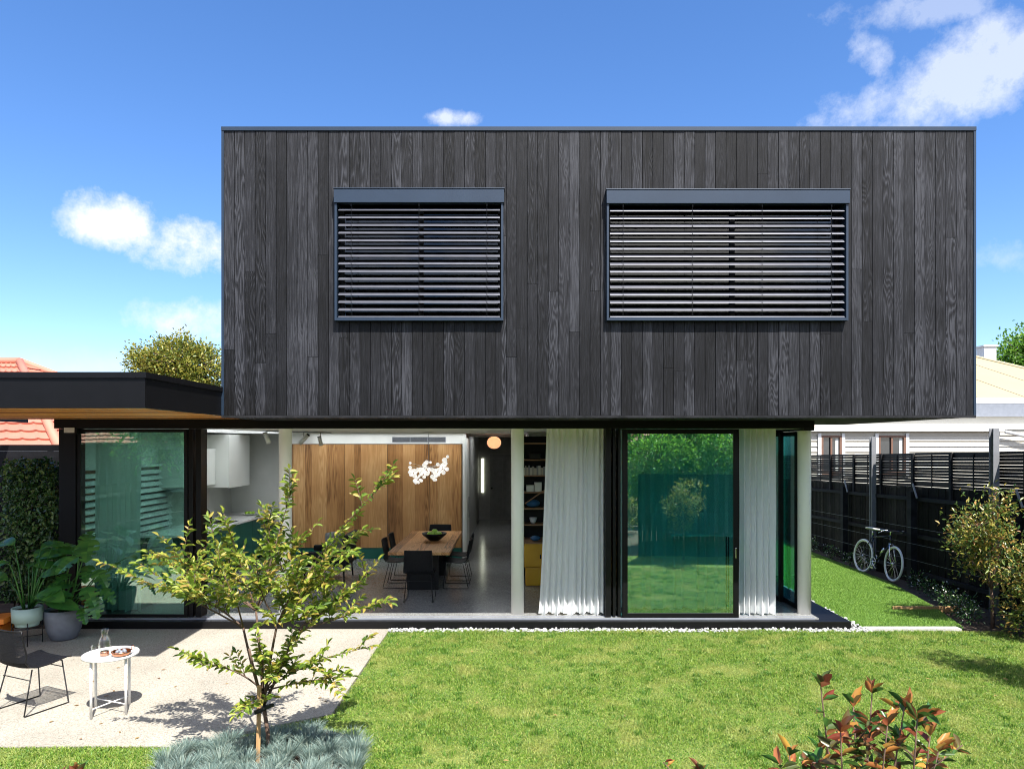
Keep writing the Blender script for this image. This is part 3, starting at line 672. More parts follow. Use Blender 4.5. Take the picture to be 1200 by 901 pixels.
for i in range(4):
    a, b = door_edges[i]+.005, door_edges[i+1]-.005; nb_ = max(3, int((b-a)/.14)); ws = [random.uniform(.6,1.5) for _ in range(nb_)]; tot = sum(ws); q = a
    for w_ in ws:
        e = q+(b-a)*w_/tot; mb.box(q, e-.0004, JY, JY+.02, ZF+.24, 2.594); q = e
mb.build('timber_panelling', M['joinery'], H)
MB().box(JX0, JX1, JY+.022, JY+.28, ZF+.1, 2.597).build('joinery_carcass', M['dark_int'], H)
MB().box(JX0, JX1, JY+.01, JY+.021, ZF, ZF+.235).build('kickboard', M['green'], H)
# hallway white door frame and door leaf
mb = MB(); mb.box(JX1+.022, JX1+.09, JY-.03, JY+.28, ZF, ZC-.001); mb.build('door_frame', M['white'], H)
hd = MB(); hd.box(-.985, -.945, 14.6, 15.5, ZF+.01, 2.72); HD = hd.build('hall_sliding_door', M['cab'], H, .003)
MB().box(-.944, -.935, 15.25, 15.3, 1.0, 1.45).build('handle', M['black'], HD)
# front door
fd = MB(); x0, x1 = -.72, .20; zt = 2.6-(545-HY)*23.0/F+.0; zt = 2.25
fd.box(x0, x1, 22.95, 22.99, ZF, zt); FD = fd.build('front_door', M['door'], H)
for (a, b, c, d) in ((x0+.1, x0+.41, 1.0, zt-.12), (x0+.51, x1-.1, 1.0, zt-.12), (x0+.1, x0+.41, .3, .85), (x0+.51, x1-.1, .3, .85)):
    p = MB(); p.box(a, b, 22.935, 22.949, c, d); p.build('panel', M['door'], FD, .008)
MB().ball((x0+.06, 22.9, 1.15), .035).build('handle', M['black'], FD)
MB().box(x0-.08, x1+.08, 22.92, 22.93, zt+.02, zt+.10).build('door_lintel', M['hall'], H)
SLD = MB().box(-1.0, -.92, 22.95, 22.97, 1.0, 2.12).build('sidelight', M['daylight'], H)
# ---- columns
for (px, w_) in ((334.5, 15), (606.5, 14), (942.5, 15)):
    p = at(px, 0, 10.25)
    c = MB().lathe([(.094,0),(.094,ZC-ZF-.004)], (p.x, 10.25, ZF+.001), 32); c.build('column', M['white_col'], H)
# ---- glazing
def door_leaf(x0, x1, y, fr=.055, handle=None, parent=H, glass='glass', top=ZC-.01, label=None):
    b = MB(); z0, z1 = ZF+.008, top; d = .04
    b.box(x0, x0+fr, y, y+d, z0, z1); b.box(x1-fr, x1, y, y+d, z0, z1); b.box(x0+fr, x1-fr, y, y+d, z0, z0+fr*.8); b.box(x0+fr, x1-fr, y, y+d, z1-fr*.9, z1)
    o = b.build('sliding_door', M['black'], parent, .002)
    if label: o['label'] = label
    MB().box(x0+fr-.01, x1-fr+.01, y+.014, y+.022, z0+fr*.8-.01, z1-fr*.9+.01).build('pane', M[glass], o)
    if handle is not None:
        h = MB(); h.box(handle-.012, handle+.012, y-.03, y-.001, .98, 1.12); h.build('handle', M['chrome'], o, .003)
    return o
X = lambda px, Y=10.0: at(px,0,Y).x
# right bank: one leaf closed across, others stacked behind its left stile
door_leaf(X(729), X(865), 9.965, .075, handle=X(861), label='closed sliding glass door reflecting lawn and trees')
st = MB()
for a, b, yy_ in ((709.5, 716, 10.0), (718.5, 721.5, 10.01), (724.5, 727.5, 10.01)):
    st.box(X(a), X(b), yy_, yy_+.22, ZF+.006, ZC-.004)
st.build('door_stile', M['black'], H)
# left bank
MB().box(X(70.5), X(90), 9.97, 10.2, ZF-.01, ZC-.004).build('corner_post', M['black'], H)
door_leaf(X(90)+.004, X(220), 9.99, .05, glass='glass_soft', label='left sliding glass door beside the black corner post')
st = MB()
for a, b in ((221, 226), (229.5, 235.5)): st.box(X(a), X(b), 10.0, 10.2, ZF+.006, ZC-.004)
st.build('door_stile', M['black'], H)
# side glazing along the right return
def side_leaf(y0, y1, x, fr=.09):
    b = MB(); z0, z1 = ZF+.008, ZC-.034
    b.box(x, x+.05, y0, y0+fr, z0, z1); b.box(x, x+.05, y1-fr, y1, z0, z1); b.box(x, x+.05, y0+fr, y1-fr, z0, z0+.07); b.box(x, x+.05, y0+fr, y1-fr, z1-.07, z1)
    o = b.build('sliding_door', M['black'], H, .002)
    MB().box(x+.02, x+.03, y0+fr-.01, y1-fr+.01, z0+.06, z1-.06).build('pane', M['glass'], o)
side_leaf(10.95, 13.15, 4.20)
side_leaf(10.45, 12.6, 4.26, .11)
# wall light on corner post
o = MB().box(X(79), X(95), 9.90, 9.965, at(0,508,9.9).z, at(0,500,9.9).z).build('wall_light', M['black'], H, .004)
MB().box(X(80.5), X(92.5), 9.893, 9.899, at(0,507,9.9).z, at(0,501,9.9).z).build('lens', M['frost'], o)

# ================================================================== CURTAINS
def curtain(x0t, x1t, x0b, x1b, y, folds, amp, label, z0=ZF+.02, z1=ZC-.01, group='white sheer curtains', seed=1):
    rnd = random.Random(seed); nx = folds*14; nzv = 26; vs = []; fs = []
    ph = [rnd.uniform(-.5,.5) for _ in range(folds+1)]; am = [rnd.uniform(.6,1.3) for _ in range(folds+1)]
    for j in range(nzv+1):
        t = j/nzv; z = z0+(z1-z0)*t; a0 = x0b+(x0t-x0b)*t**.7; a1 = x1b+(x1t-x1b)*t**.7
        for i in range(nx+1):
            s_ = i/nx; k = s_*folds; ki = int(min(folds-1, k)); fr = k-ki
            aa = am[ki]*(1-fr)+am[min(folds,ki+1)]*fr; pp_ = ph[ki]*(1-fr)+ph[min(folds,ki+1)]*fr
            flare = .45+.75*(1-t)
            th = 2*math.pi*(k+pp_*.5)+(1-t)*.5*math.sin(k*1.3+seed)
            xx = a0+(a1-a0)*s_+.012*math.sin(2*th)*flare
            yy_ = y+amp*aa*flare*math.sin(th)+.01*math.sin(z*3+k)
            zz = z+(.018*math.sin(th*.5+seed) if j == 0 else 0)
            vs.append((xx, yy_, zz))
    for j in range(nzv):
        for i in range(nx): a = j*(nx+1)+i; fs.append((a, a+1, a+nx+2, a+nx+1))
    cloth = MB(); cloth.add(vs, fs, True)
    hem = MB(); e = 1; hv = []
    C = thing('curtain', label, 'curtain', ((x0b+x1b)/2, y, z0), group)
    cloth.build('cloth', M['sheer'], C)
    row = nx+1
    for j in (0, 1):
        for i in range(row):
            p = vs[(1 if j else 0)*row+i]; hv.append((p[0], p[1]-.004, p[2]))
    hem.add(hv, [(i, i+1, row+i+1, row+i) for i in range(nx)], True); hem.build('hem', M['hem'], C)
    MB().box(x0t, x1t, y-.012, y+.012, z1, z1+.008).build('curtain_track', M['white'], C)
    return C
YC = 10.16
curtain(X(641,YC), X(709,YC), X(632,YC), X(709,YC), YC, 10, .045, 'white sheer curtain gathered beside the bookshelf, next to the central white column', seed=3)
curtain(X(866.5,YC), X(909,YC), X(866,YC), X(908,YC), YC, 6, .05, 'narrow white sheer curtain hanging between the closed glass door and the right column', seed=5)
curtain(X(728,10.4), X(866,10.4), X(728,10.4), X(866,10.4), 10.46, 11, .075, 'white sheer curtain drawn flat behind the closed glass door', seed=8)
curtain(X(112,YC+.2), X(166,YC+.2), X(112,YC+.2), X(166,YC+.2), YC+.2, 7, .04, 'white sheer curtain behind the left glass door near the corner post', seed=9)

bt = thing('bar_table', 'narrow white bar table standing behind the closed glass door', 'table', (2.8, 10.23, ZF))
MB().box(X(785,10.2), X(857,10.2), 10.14, 10.30, 1.255, 1.29).build('tabletop', M['white_metal'], bt, .003)
for a_ in (10.17, 10.27): MB().tube([(X(853,10.2),a_,ZF+.001),(X(853,10.2),a_,1.254)], .012, 8).build('leg', M['chair'], bt)
# ================================================================== INTERIOR THINGS
# kitchen
KX = -5.42
kb = thing('kitchen_bench', 'long green kitchen bench with a white stone top along the left wall', 'kitchen bench', (-5.9, 13, ZF))
MB().box(XL+.01, KX, 11.9, 15.95, ZF+.08, ZF+.885).build('base_cabinet', M['green'], kb)
MB().box(XL+.01, KX-.05, 11.95, 15.94, ZF, ZF+.079).build('kickboard', M['dark_int'], kb)
MB().box(XL+.005, KX+.02, 11.86, 15.96, ZF+.888, ZF+.93).build('worktop', M['wstone'], kb, .003)
mb = MB()
for k in range(1, 6): yy_ = 11.9+k*.68; MB().box(KX, KX+.0015, yy_-.003, yy_+.003, ZF+.09, ZF+.88).build('door_gap', M['black'], kb)
MB().box(XL+.001, XL+.008, 13.2, 15.99, ZF+.935, 1.72).build('splashback', M['tilew'], H)
oc = thing('overhead_cabinet', 'tall white overhead cabinet at the back of the kitchen', 'cabinet', (-6, 14.5, 1.72), 'white overhead cabinets')
zc0 = 1.72
MB().box(XL+.01, -5.72, 14.1, 15.2, zc0, ZC-.03).build('carcass', M['cab'], oc)
MB().box(-5.718, -5.70, 14.1, 15.2, zc0-.01, ZC-.03).build('cabinet_door', M['cab'], oc, .002)
oc2 = thing('overhead_cabinet', 'shallow white overhead cabinet nearer the glass door in the kitchen', 'cabinet', (-6, 13.5, 1.78), 'white overhead cabinets')
MB().box(XL+.01, -5.98, 12.7, 14.09, 1.80, 2.5).build('carcass', M['cab'], oc2)
MB().box(-5.978, -5.965, 12.7, 14.09, 1.79, 2.5).build('cabinet_door', M['cab'], oc2, .002)
rh = MB(); rh.prism([(XL+.01, 12.8), (-6.0, 12.8), (-6.0, 13.5), (XL+.01, 13.5)], 1.72, 1.785); tag(rh.build('rangehood', M['chrome']), 'flat metal rangehood under the nearer white overhead cabinet', 'rangehood')
sh = thing('corner_shelf', 'open pale shelves between the overhead cabinet and the kitchen end wall', 'shelf', (-6.2, 15.6, 1.7))
for zz in (1.76, 2.07, 2.38): MB().prism([(XL+.01, 15.21), (-5.80, 15.21), (-6.0, 15.98), (XL+.01, 15.98)], zz, zz+.025).build('shelf_board', M['cab'], sh)
for (y_, zz, r_, lb) in ((15.4, 2.096, .06, 'dark round vase on the upper open kitchen shelf'), (15.45, 1.786, .07, 'dark bowl on the lowest open kitchen shelf')):
    tag(MB().lathe([(r_*.5,0),(r_,r_*.8),(r_*.8,r_*1.6),(r_*.5,r_*2)], (-5.95, y_, zz), 16).build('vase', M['greypot']), lb, 'vase')
kt = thing('kettle', 'black kettle on the white kitchen worktop', 'kettle', (-5.75, 13.2, ZF+.93))
MB().lathe([(.09,0),(.10,.04),(.085,.16),(.05,.2),(.01,.215)], (-5.75,13.2,ZF+.931), 20).build('body', M['black'], kt)
MB().tube([(-5.75,13.13,ZF+1.1),(-5.75,13.1,ZF+1.2),(-5.75,13.2,ZF+1.24),(-5.75,13.3,ZF+1.2),(-5.75,13.28,ZF+1.1)], .01, 6).build('handle', M['black'], kt)
fp = thing('fruit_plate', 'shallow pale plate of fruit on the kitchen worktop near the end wall', 'plate', (-5.7, 15.2, ZF+.93))
MB().lathe([(.06,0),(.17,.035),(.18,.04)], (-5.7,15.2,ZF+.931), 24).build('plate', M['cab'], fp)
for k in range(4):
    tag(MB().ball((-5.76+.045*k, 15.17+.05*(k%2), ZF+.985), .035).build('pear', M['apple']), 'green pear lying on the pale plate by the kitchen end wall', 'fruit', 'pears on the kitchen plate')
tag(MB().box(-5.96, -5.5, 13.6, 14.1, ZF+.931, ZF+.94).build('cooktop', M['black'], None, .002), 'black glass cooktop set on the white kitchen worktop', 'cooktop')
# window seat, cushion, side window with venetian blind
ws = thing('window_seat', 'green window seat below the white venetian blind', 'bench', (-6.0, 11.2, ZF))
MB().box(XL+.01, -5.55, 10.4, 11.85, ZF+.02, ZF+.42).build('base', M['green'], ws)
MB().box(XL+.01, -5.52, 10.38, 11.85, ZF+.421, ZF+.50).build('seat_pad', M['linen'], ws, .02)
def cushion(c, w_, h_, t_, rot, m_, label, seat='sofa cushions'):
    n_ = 14; vs = []; fs = []
    Rm = Matrix.Rotation(rot[2],3,'Z') @ Matrix.Rotation(rot[0],3,'X')
    for sgn in (1, -1):
        for i in range(n_+1):
            for j in range(n_+1):
                a, b = i/n_*2-1, j/n_*2-1; th = t_/2*(max(0,(1-a**4)*(1-b**4)))**.5+random.uniform(0,.004)
                vs.append(Vector(c)+Rm@Vector((a*w_/2*(1-.06*b*b), sgn*th, b*h_/2*(1-.06*a*a))))
    o_ = (n_+1)**2
    for k in range(2):
        for i in range(n_):
            for j in range(n_):
                q = k*o_+i*(n_+1)+j; f_ = (q, q+1, q+n_+2, q+n_+1); fs.append(f_ if k else f_[::-1])
    mb = MB(); mb.add(vs, fs, True); return tag(mb.build('cushion', m_), label, 'cushion')
cushion((-5.85, 11.6, ZF+.72), .46, .46, .2, (R(-15),0,R(-18)), M['pillow'], 'pale furry cushion on the window seat seen through the left glass door')
vb = thing('venetian_blind', 'white horizontal venetian blind across the kitchen side window', 'blind', (XL, 11.7, 1.0))
mb = MB()
for k in range(11): mb.rbox((XL+.06, 11.72, 1.03+k*.108), (.085, 2.7, .004), (0, R(50), 0))
mb.build('slat', M['blindw'], vb); MB().box(XL+.02, XL+.08, 10.37, 13.07, 2.2, 2.24).build('head_rail', M['blindw'], vb)
MB().box(XL-.02, XL-.012, 10.35, 13.1, 1.0, 2.2).build('side_window', M['water'], H)

# dining table
TX0, TX1 = at(454.5,0,11.17).x, at(527,0,11.17).x
dt = thing('dining_table', 'long timber dining table with dark block legs in the open dining room', 'table', ((TX0+TX1)/2, 12.5, ZF))
mb = MB(); nb_ = 7
for i in range(nb_): mb.box(TX0+(TX1-TX0)*i/nb_, TX0+(TX1-TX0)*(i+1)/nb_-.001, 11.17, 13.9, ZF+.705, ZF+.75)
mb.build('tabletop', M['tabletop'], dt)
MB().box(X(477,11.9), X(514,11.9), 11.9, 11.98, ZF, ZF+.703).build('leg', M['dark_int'], dt)
MB().box(X(477,11.9), X(514,11.9), 13.2, 13.28, ZF, ZF+.703).build('leg', M['dark_int'], dt)
# chairs
def make_chair(label):
    t = thing('dining_chair', label, 'chair', (0,0,0))
    # shell profile along +Y front: list (y,z)
    prof = [(.235,.445),(.20,.452),(.10,.438),(0,.425),(-.10,.425),(-.17,.445),(-.205,.50),(-.225,.58),(-.245,.68),(-.262,.78),(-.268,.82)]
    W0 = .235
    def wat(i): return W0*(1-.10*max(0,(i-5)/5.))
    def pt(sx, i): 
        y, z = prof[i]; w_ = wat(i); side = abs(sx)**3
        return (sx*w_, y+ (side*.035 if i > 6 else 0), z+ (side*.02 if i <= 6 else 0))
    wires = MB(); nw = 45
    for k in range(nw):
        sx = -1+2*k/(nw-1); wires.tube([pt(sx, i) for i in range(len(prof))], *[.0032], 4, False)
    for i in range(0, len(prof)): wires.tube([pt(-1+2*k/8, i) for k in range(9)], .0022, 4, False)
    wires.build('shell', M['shell'], t)
    rim = MB(); loop = [pt(-1,i) for i in range(len(prof))]+[pt(-1+2*k/8, len(prof)-1) for k in range(1,9)]+[pt(1,i) for i in range(len(prof)-2,-1,-1)]+[pt(1-2*k/8, 0) for k in range(1,9)]
    rim.tube(loop, .0065, 6); rim.build('rim', M['chair'], t)
    for s_ in (-1, 1):
        leg = MB(); leg.tube([(s_*.19, .17, .44), (s_*.225, .215, .01), (s_*.225, .20, .0065), (s_*.225, -.20, .0065), (s_*.225, -.215, .01), (s_*.19, -.12, .425)], .0065, 6)
        leg.build('sled_leg', M['chair'], t)
    for pts_ in ([(-.19,.17,.435),(.19,.17,.435)], [(-.203,-.15,.33),(.203,-.15,.33)], [(-.199,.18,.37),(.199,.18,.37)]):
        MB().tube(pts_, .005, 6).build('crossbar', M['chair'], t)
    return t
ch0 = make_chair('black wire chair on the sunny patio beside the white side table')
ch0.name = 'wire_chair'
ch0.location = (-4.75, 6.93, .0); ch0.rotation_euler = (0, 0, math.atan2(-.40, .9))
cx = (TX0+TX1)/2
dc = [((X(491,11.0), 11.12), 0, 'dining chair at the near end of the table, its back to the garden'),
      ((cx+.02, 14.15), math.pi, 'dining chair at the far end of the table behind the fruit bowl'),
      ((TX0-.02, 12.25), -math.pi/2, 'nearer of the two dining chairs on the left side of the table'),
      ((TX0-.02, 12.95), -math.pi/2, 'farther of the two dining chairs on the left side of the table'),
      ((TX1+.03, 12.2), math.pi/2, 'nearer of the two dining chairs on the right side of the table'),
      ((TX1+.03, 12.9), math.pi/2, 'farther of the two dining chairs on the right side of the table')]
solid = None
for (p, rz, lb) in dc:
    c = copy_tree(ch0); c.name = 'dining_chair'; c.location = (p[0], p[1], ZF); c.rotation_euler = (0,0,rz); c['label'] = 'black '+lb; c['group'] = 'black chairs around the dining table'
# upholstered liner for the dining chairs (they read solid)
for c in [o for o in SC.objects if o.get('group') == 'black chairs around the dining table']:
    if solid is None:
        prof = [(.232,.449),(.20,.456),(.10,.442),(0,.429),(-.10,.429),(-.168,.449),(-.20,.50),(-.22,.58),(-.24,.68),(-.257,.78),(-.262,.815)]
        vs = []
        for (y, z) in prof:
            for k in range(9): sx = -1+k/4; w_ = .232 if y > -.17 else .232*(1-.10*(z-.45)/.37); vs.append((sx*w_, y+(abs(sx)**3*.035 if z > .5 else 0), z+(abs(sx)**3*.02 if z < .5 else 0)))
        fs = [(i*9+k, i*9+k+1, i*9+k+10, i*9+k+9) for i in range(len(prof)-1) for k in range(8)]
        me = bpy.data.meshes.new('seat_pad'); me.from_pydata(vs, [], fs); me.materials.append(M['shell'])
        for p in me.polygons: p.use_smooth = True
        solid = me
    o = bpy.data.objects.new('seat_pad', solid); SC.collection.objects.link(o); o.parent = c
# fruit bowl and apples
bx, by = X(509,12.5), 12.5; bz = ZF+.751
fb = thing('fruit_bowl', 'wide black bowl on the timber dining table', 'bowl', (bx, by, bz))
MB().lathe([(.07,0),(.10,.02),(.20,.10),(.225,.14),(.215,.14),(.19,.10),(.09,.03),(.001,.03)], (bx,by,bz), 32).build('bowl', M['black'], fb)
for k in range(9):
    a = k*2*math.pi/7; r_ = .095 if k < 7 else .03
    tag(MB().ball((bx+r_*math.cos(a+k//7), by+r_*math.sin(a+k//7), bz+(.125 if k < 7 else .165)), .042, 14, .92).build('apple', M['apple']), 'green apple piled in the black bowl on the dining table', 'apple', 'apples in the black bowl')
# chandelier
cxx, cyy = X(502,12.9), 12.9; cz = at(0,551,12.9).z
cd = thing('chandelier', 'cluster of white glass bubbles hanging over the dining table', 'chandelier', (cxx, cyy, cz))
MB().tube([(cxx,cyy,cz+.1),(cxx,cyy,ZC-.02)], .004, 6).build('cable', M['grey_metal'], cd)
MB().lathe([(.11,0),(.11,.025),(.02,.03)], (cxx,cyy,ZC-.032), 20).build('ceiling_rose', M['white'], cd)
rr = random.Random(4)
arms = MB(); pts = []
for k in range(84):
    t = rr.uniform(-1,1); x = cxx+t*.36; z = cz-.03+.08*math.cos(t*6.0)+rr.uniform(-.13,.13)+(.1 if t > .4 else 0); y = cyy+rr.uniform(-.18,.18)
    pts.append((x,y,z)); MB().ball((x,y,z), rr.uniform(.024,.040), 12).build('glass_bubble', M['lamp'], cd)
for k in range(0, 84, 3): arms.tube([pts[k], (cxx+(pts[k][0]-cxx)*.3, cyy, cz+.08)], .003, 5)
arms.build('arm', M['white_metal'], cd)
# hall pendant
pp_ = at(579,518.5,16.5); pd = thing('pendant_lamp', 'round peach glass pendant lamp glowing in the hallway', 'lamp', (pp_.x, 16.5, pp_.z))
MB().ball((pp_.x,16.5,pp_.z), .165, 24, .88).build('lamp_shade', M['peach'], pd); MB().tube([(pp_.x,16.5,pp_.z+.14),(pp_.x,16.5,ZC)], .004, 6).build('cord', M['black'], pd)
# track spotlights
tk = thing('track_light', 'ceiling track with three small white spotlights', 'track light', (-3.6, 12, ZC))
MB().tube([(X(312,11.4), 11.4, ZC-.012), (X(388,13.0), 13.0, ZC-.012)], .012, 4).build('rail', M['grey_metal'], tk)
for px, py, Y_, dx in ((313, 513.5, 11.2, .05), (356, 515, 12.4, -.10), (375.5, 517, 12.9, .03)):
    p = at(px, py, Y_); s_ = MB(); s_.tube([p+Vector((-dx*.7, 0, .075)), p+Vector((dx*.7, -.02, -.075))], .035, 16); sp_ = s_.build('spotlight', M['white_metal'], tk)
    MB().tube([p+Vector((0,0,.06)), (p.x, Y_, ZC-.01)], .006, 6).build('stem', M['black'], sp_)
    MB().tube([p+Vector((-dx*.72,0,.077)), p+Vector((-dx*.85,0,.092))], .033, 16).build('spot_cap', M['black'], sp_)
# bookshelf
SX0, SX1, SY = .44, 2.6, 12.75
bs = thing('bookshelf', 'tall dark bookshelf with thin timber shelves behind the central white column', 'bookshelf', (1.5, 13, ZF))
SX0 = at(613,0,SY).x-.06
MB().box(SX0, SX1, 13.14, 13.16, ZF, 2.74).build('back_panel', M['dark_int'], bs)
MB().box(SX0, SX0+.02, SY, 13.16, ZF, 2.74).build('side_panel', M['dark_int'], bs)
shz = [at(0,py,SY).z for py in (519.5, 539, 557.5, 577, 596, 615, 633)]
for zz in shz: MB().box(SX0+.021, SX1, SY, 13.13, zz-.012, zz+.01).build('shelf_board', M['shelfwood'], bs)
MB().tube([(X(615,SY),SY-.01,at(0,590,SY).z),(X(640,SY),SY-.01,at(0,573,SY).z)], .012, 4).build('brace', M['shelfwood'], bs)
x = SX0+.07
for k in range(14):
    w_ = random.uniform(.022,.045); h_ = random.uniform(.12,.175)
    b = MB().box(x, x+w_-.003, SY+.03, SY+.2, shz[2]+.011, shz[2]+.011+h_).build('book', M['bookw%d' % (k%4)])
    tag(b, 'pale spined book in the upright row on the third shelf from the top', 'book', 'pale books on the bookshelf'); x += w_
for k, (a, w_, h_) in enumerate(((617,.14,.12),(626.5,.13,.17))):
    tag(MB().box(X(a,SY), X(a,SY)+w_, SY+.04, SY+.2, shz[3]+.011, shz[3]+.011+h_).build('storage_box', M['cab'], None, .004), ('squat pale box on the shelf below the books','taller pale box on the shelf below the books')[k], 'box')
tag(MB().ball((X(625,SY), SY+.15, shz[4]+.085), .13, 16, .55).build('bag', M['blue']), 'crumpled blue bag on the shelf under the diagonal brace', 'bag')
tag(MB().lathe([(.03,0),(.055,.04),(.075,.11),(.065,.11),(.03,.03)], (X(625,SY), SY+.14, shz[5]+.012), 18).build('cup', M['white']), 'small white cup alone on a lower bookshelf board', 'cup')
tag(MB().box(X(620,SY), X(634,SY), SY+.03, SY+.2, shz[1]+.011, shz[1]+.13).build('camera_bag', M['dark_int'], None, .02), 'dark box on the second shelf from the top of the bookshelf', 'box')
yc = thing('yellow_cabinet', 'bright yellow cabinet standing beside the curtain below the bookshelf', 'cabinet', (X(625,12.3), 12.5, ZF))
x0 = X(614.5,12.2); zz0, zz1 = ZF+.33, at(0,637,12.2).z
MB().box(x0, x0+.75, 12.2, 12.62, zz0, zz1).build('body', M['yellow'], yc, .006)
MB().box(x0-.01, x0+.76, 12.18, 12.63, zz1+.001, zz1+.02).build('top', M['shelfwood'], yc)
MB().box(x0+.02, x0+.73, 12.22, 12.6, ZF+.0, zz0-.004).build('lower_drawer', M['yellow'], yc, .03)
MB().box(x0+.27, x0+.29, 12.18, 12.199, zz0+.15, zz0+.22).build('handle', M['black'], yc)
tag(MB().ball((x0+.2, 12.4, zz1+.071), .09, 14, .5).build('knitted_hat', M['blue']), 'blue knitted bundle on top of the yellow cabinet', 'bundle')
# dark armchair with cushion at left of the dining area
ac_ = thing('lounge_chair', 'black lounge chair in the dining room behind the young tree', 'armchair', (X(385,12.6), 12.6, ZF))
lx, ly = X(384,12.8), 12.9
mb = MB(); mb.rbox((lx, ly, ZF+.36), (.85,.8,.16)); mb.build('seat', M['shell'], ac_, .04)
mb = MB(); mb.rbox((lx+.36, ly, ZF+.60), (.12,.8,.52), (0,R(14),0)); mb.build('backrest', M['shell'], ac_, .04)
for sx in (-1,1):
    mb = MB(); mb.rbox((lx, ly+sx*.42, ZF+.50), (.8,.06,.12)); mb.build('armrest', M['shell'], ac_, .02)
    for sy in (-1,1): MB().tube([(lx+sx*.34, ly+sy*.32, ZF+.3),(lx+sx*.36, ly+sy*.34, ZF)], .015, 8).build('leg', M['black'], ac_)
cushion((lx+.13, ly-.05, ZF+.67), .42, .40, .15, (R(-10),0,R(50)), M['linen'], 'grey linen cushion leaning in the black lounge chair')

# ================================================================== PATIO THINGS
t = thing('side_table', 'small round white metal side table on the patio', 'side table', (-3.90, 6.80, 0))
tx, ty, th = -3.90, 6.80, .55
MB().lathe([(.001,th-.004),(.237,th-.004),(.247,th),(.247,th+.020),(.240,th+.020),(.238,th+.006),(.001,th+.006)], (tx,ty,0), 48, capb=False).build('tray_top', M['white_metal'], t)
lp = []
for k in range(4):
    a = R(68+90*k); p = (tx+.205*math.cos(a), ty+.205*math.sin(a)); lp.append(p)
    MB().tube([(p[0],p[1],0),(p[0],p[1],th-.005)], .0125, 10).build('leg', M['white_metal'], t)
for i_ in (0, 1): MB().tube([(*lp[i_],.09+.012*i_),(*lp[i_+2],.09+.012*i_)], .006, 6).build('crossbar', M['white_metal'], t)
zt = th+.0075
c = thing('carafe', 'clear glass carafe with a copper base on the white side table', 'carafe', (tx-.03, ty-.02, zt))
MB().lathe([(.05,.001),(.052,.01),(.052,.13),(.046,.16),(.027,.20),(.027,.225),(.037,.255)], (tx-.03,ty-.05,zt), 28).build('glass_body', M['water'], c)
MB().lathe([(.038,0),(.040,.03),(.036,.045)], (tx-.03,ty-.05,zt+.003), 20, capt=True).build('copper_base', M['copper'], c)
g = MB().lathe([(.034,.001),(.037,.01),(.038,.085)], (tx-.15,ty+.0,zt), 24).build('drinking_glass', M['water']); tag(g, 'small clear drinking glass left of the carafe on the side table', 'glass')
cb_ = thing('copper_bowl', 'round copper bowl on the white side table right of the carafe', 'bowl', (tx+.12, ty-.02, zt))
MB().lathe([(.045,0),(.075,.008),(.09,.045),(.085,.045),(.07,.014),(.001,.012)], (tx+.12,ty-.03,zt), 32).build('bowl', M['copper'], cb_)
MB().torus((tx+.2,ty+.03,zt+.055), (.6,1,0), .022, .004, 20, 6).build('handle', M['copper'], cb_)
for k in range(5): tag(MB().ball((tx+.12+.035*math.cos(k*1.3), ty-.03+.035*math.sin(k*1.3), zt+.038), .018, 10).build('nut', M['grey_metal']), 'small dark nut in the copper bowl on the side table', 'nut', 'nuts in the copper bowl')

# potted plants
def poly_leaf(outline, n_notch=0):
    return outline
def big_leaf_mesh(mb, base, direction, up, length, width, kind='monstera', droop=.35):
    D = Vector(direction).normalized(); S = D.cross(Vector(up)).normalized(); Nn = S.cross(D).normalized()
    segs = 12; left = []; right = []
    mid = []
    for i in range(segs+1):
        t_ = i/segs
        if kind == 'monstera': wv = (math.sin(math.pi*min(1, t_*.94+.06))**.6)*(1-.25*t_)
        else: wv = math.sin(math.pi*(t_*.96+.02))**.8
        if t_ == 1: wv = .02
        mid.append(Vector(base)+D*length*t_-Nn*length*droop*t_*t_); left.append(wv); 
    for i in range(segs):
        for s_ in (-1, 1):
            a, b = mid[i], mid[i+1]
            wa, wb = left[i]*width/2, left[i+1]*width/2
            if kind == 'monstera' and i in (4,7,9): wa *= .60; wb *= .5
            elif kind == 'monstera' and 2 < i < segs-1: wa = wa*1.02
            fwd = D*length*.05 if kind == 'monstera' else D*0
            ea = a+S*s_*wa+Nn*wa*.22+fwd-Nn*wa*wa*1.2; eb = b+S*s_*wb+Nn*wb*.22+fwd-Nn*wb*wb*1.2
            vs = [a, b, eb, ea]
            mb.add(vs if s_ > 0 else vs[::-1], [(0,1,2,3)], True)
pl = thing('potted_palm', 'leafy paddle plant in a mint green pot on a thin black stand', 'potted plant', (*at(32,0,9.1).xy, 0))
bx, by = at(32,0,9.1).x, 9.1
MB().lathe([(.13,0),(.135,.02),(.14,.06),(.172,.061),(.178,.24),(.165,.24),(.16,.2)], (bx,by,.24), 36).build('pot', M['clay'], pl)
MB().lathe([(.001,0),(.162,0)], (bx,by,.445), 24, False).build('soil', M['soil'], pl)
st = MB()
for k in range(4): a = R(35+90*k); st.tube([(bx+.165*math.cos(a),by+.165*math.sin(a),0),(bx+.165*math.cos(a),by+.165*math.sin(a),.30)], .006, 6)
for k in range(2): a = R(35+90*k); st.tube([(bx+.165*math.cos(a),by+.165*math.sin(a),.10+.013*k),(bx-.165*math.cos(a),by-.165*math.sin(a),.10+.013*k)], .005, 6)
st.torus((bx,by,.225), (0,0,1), .16, .006, 32, 6); st.build('stand', M['chair'], pl)
lf = MB(); sm = MB(); rr = random.Random(11)
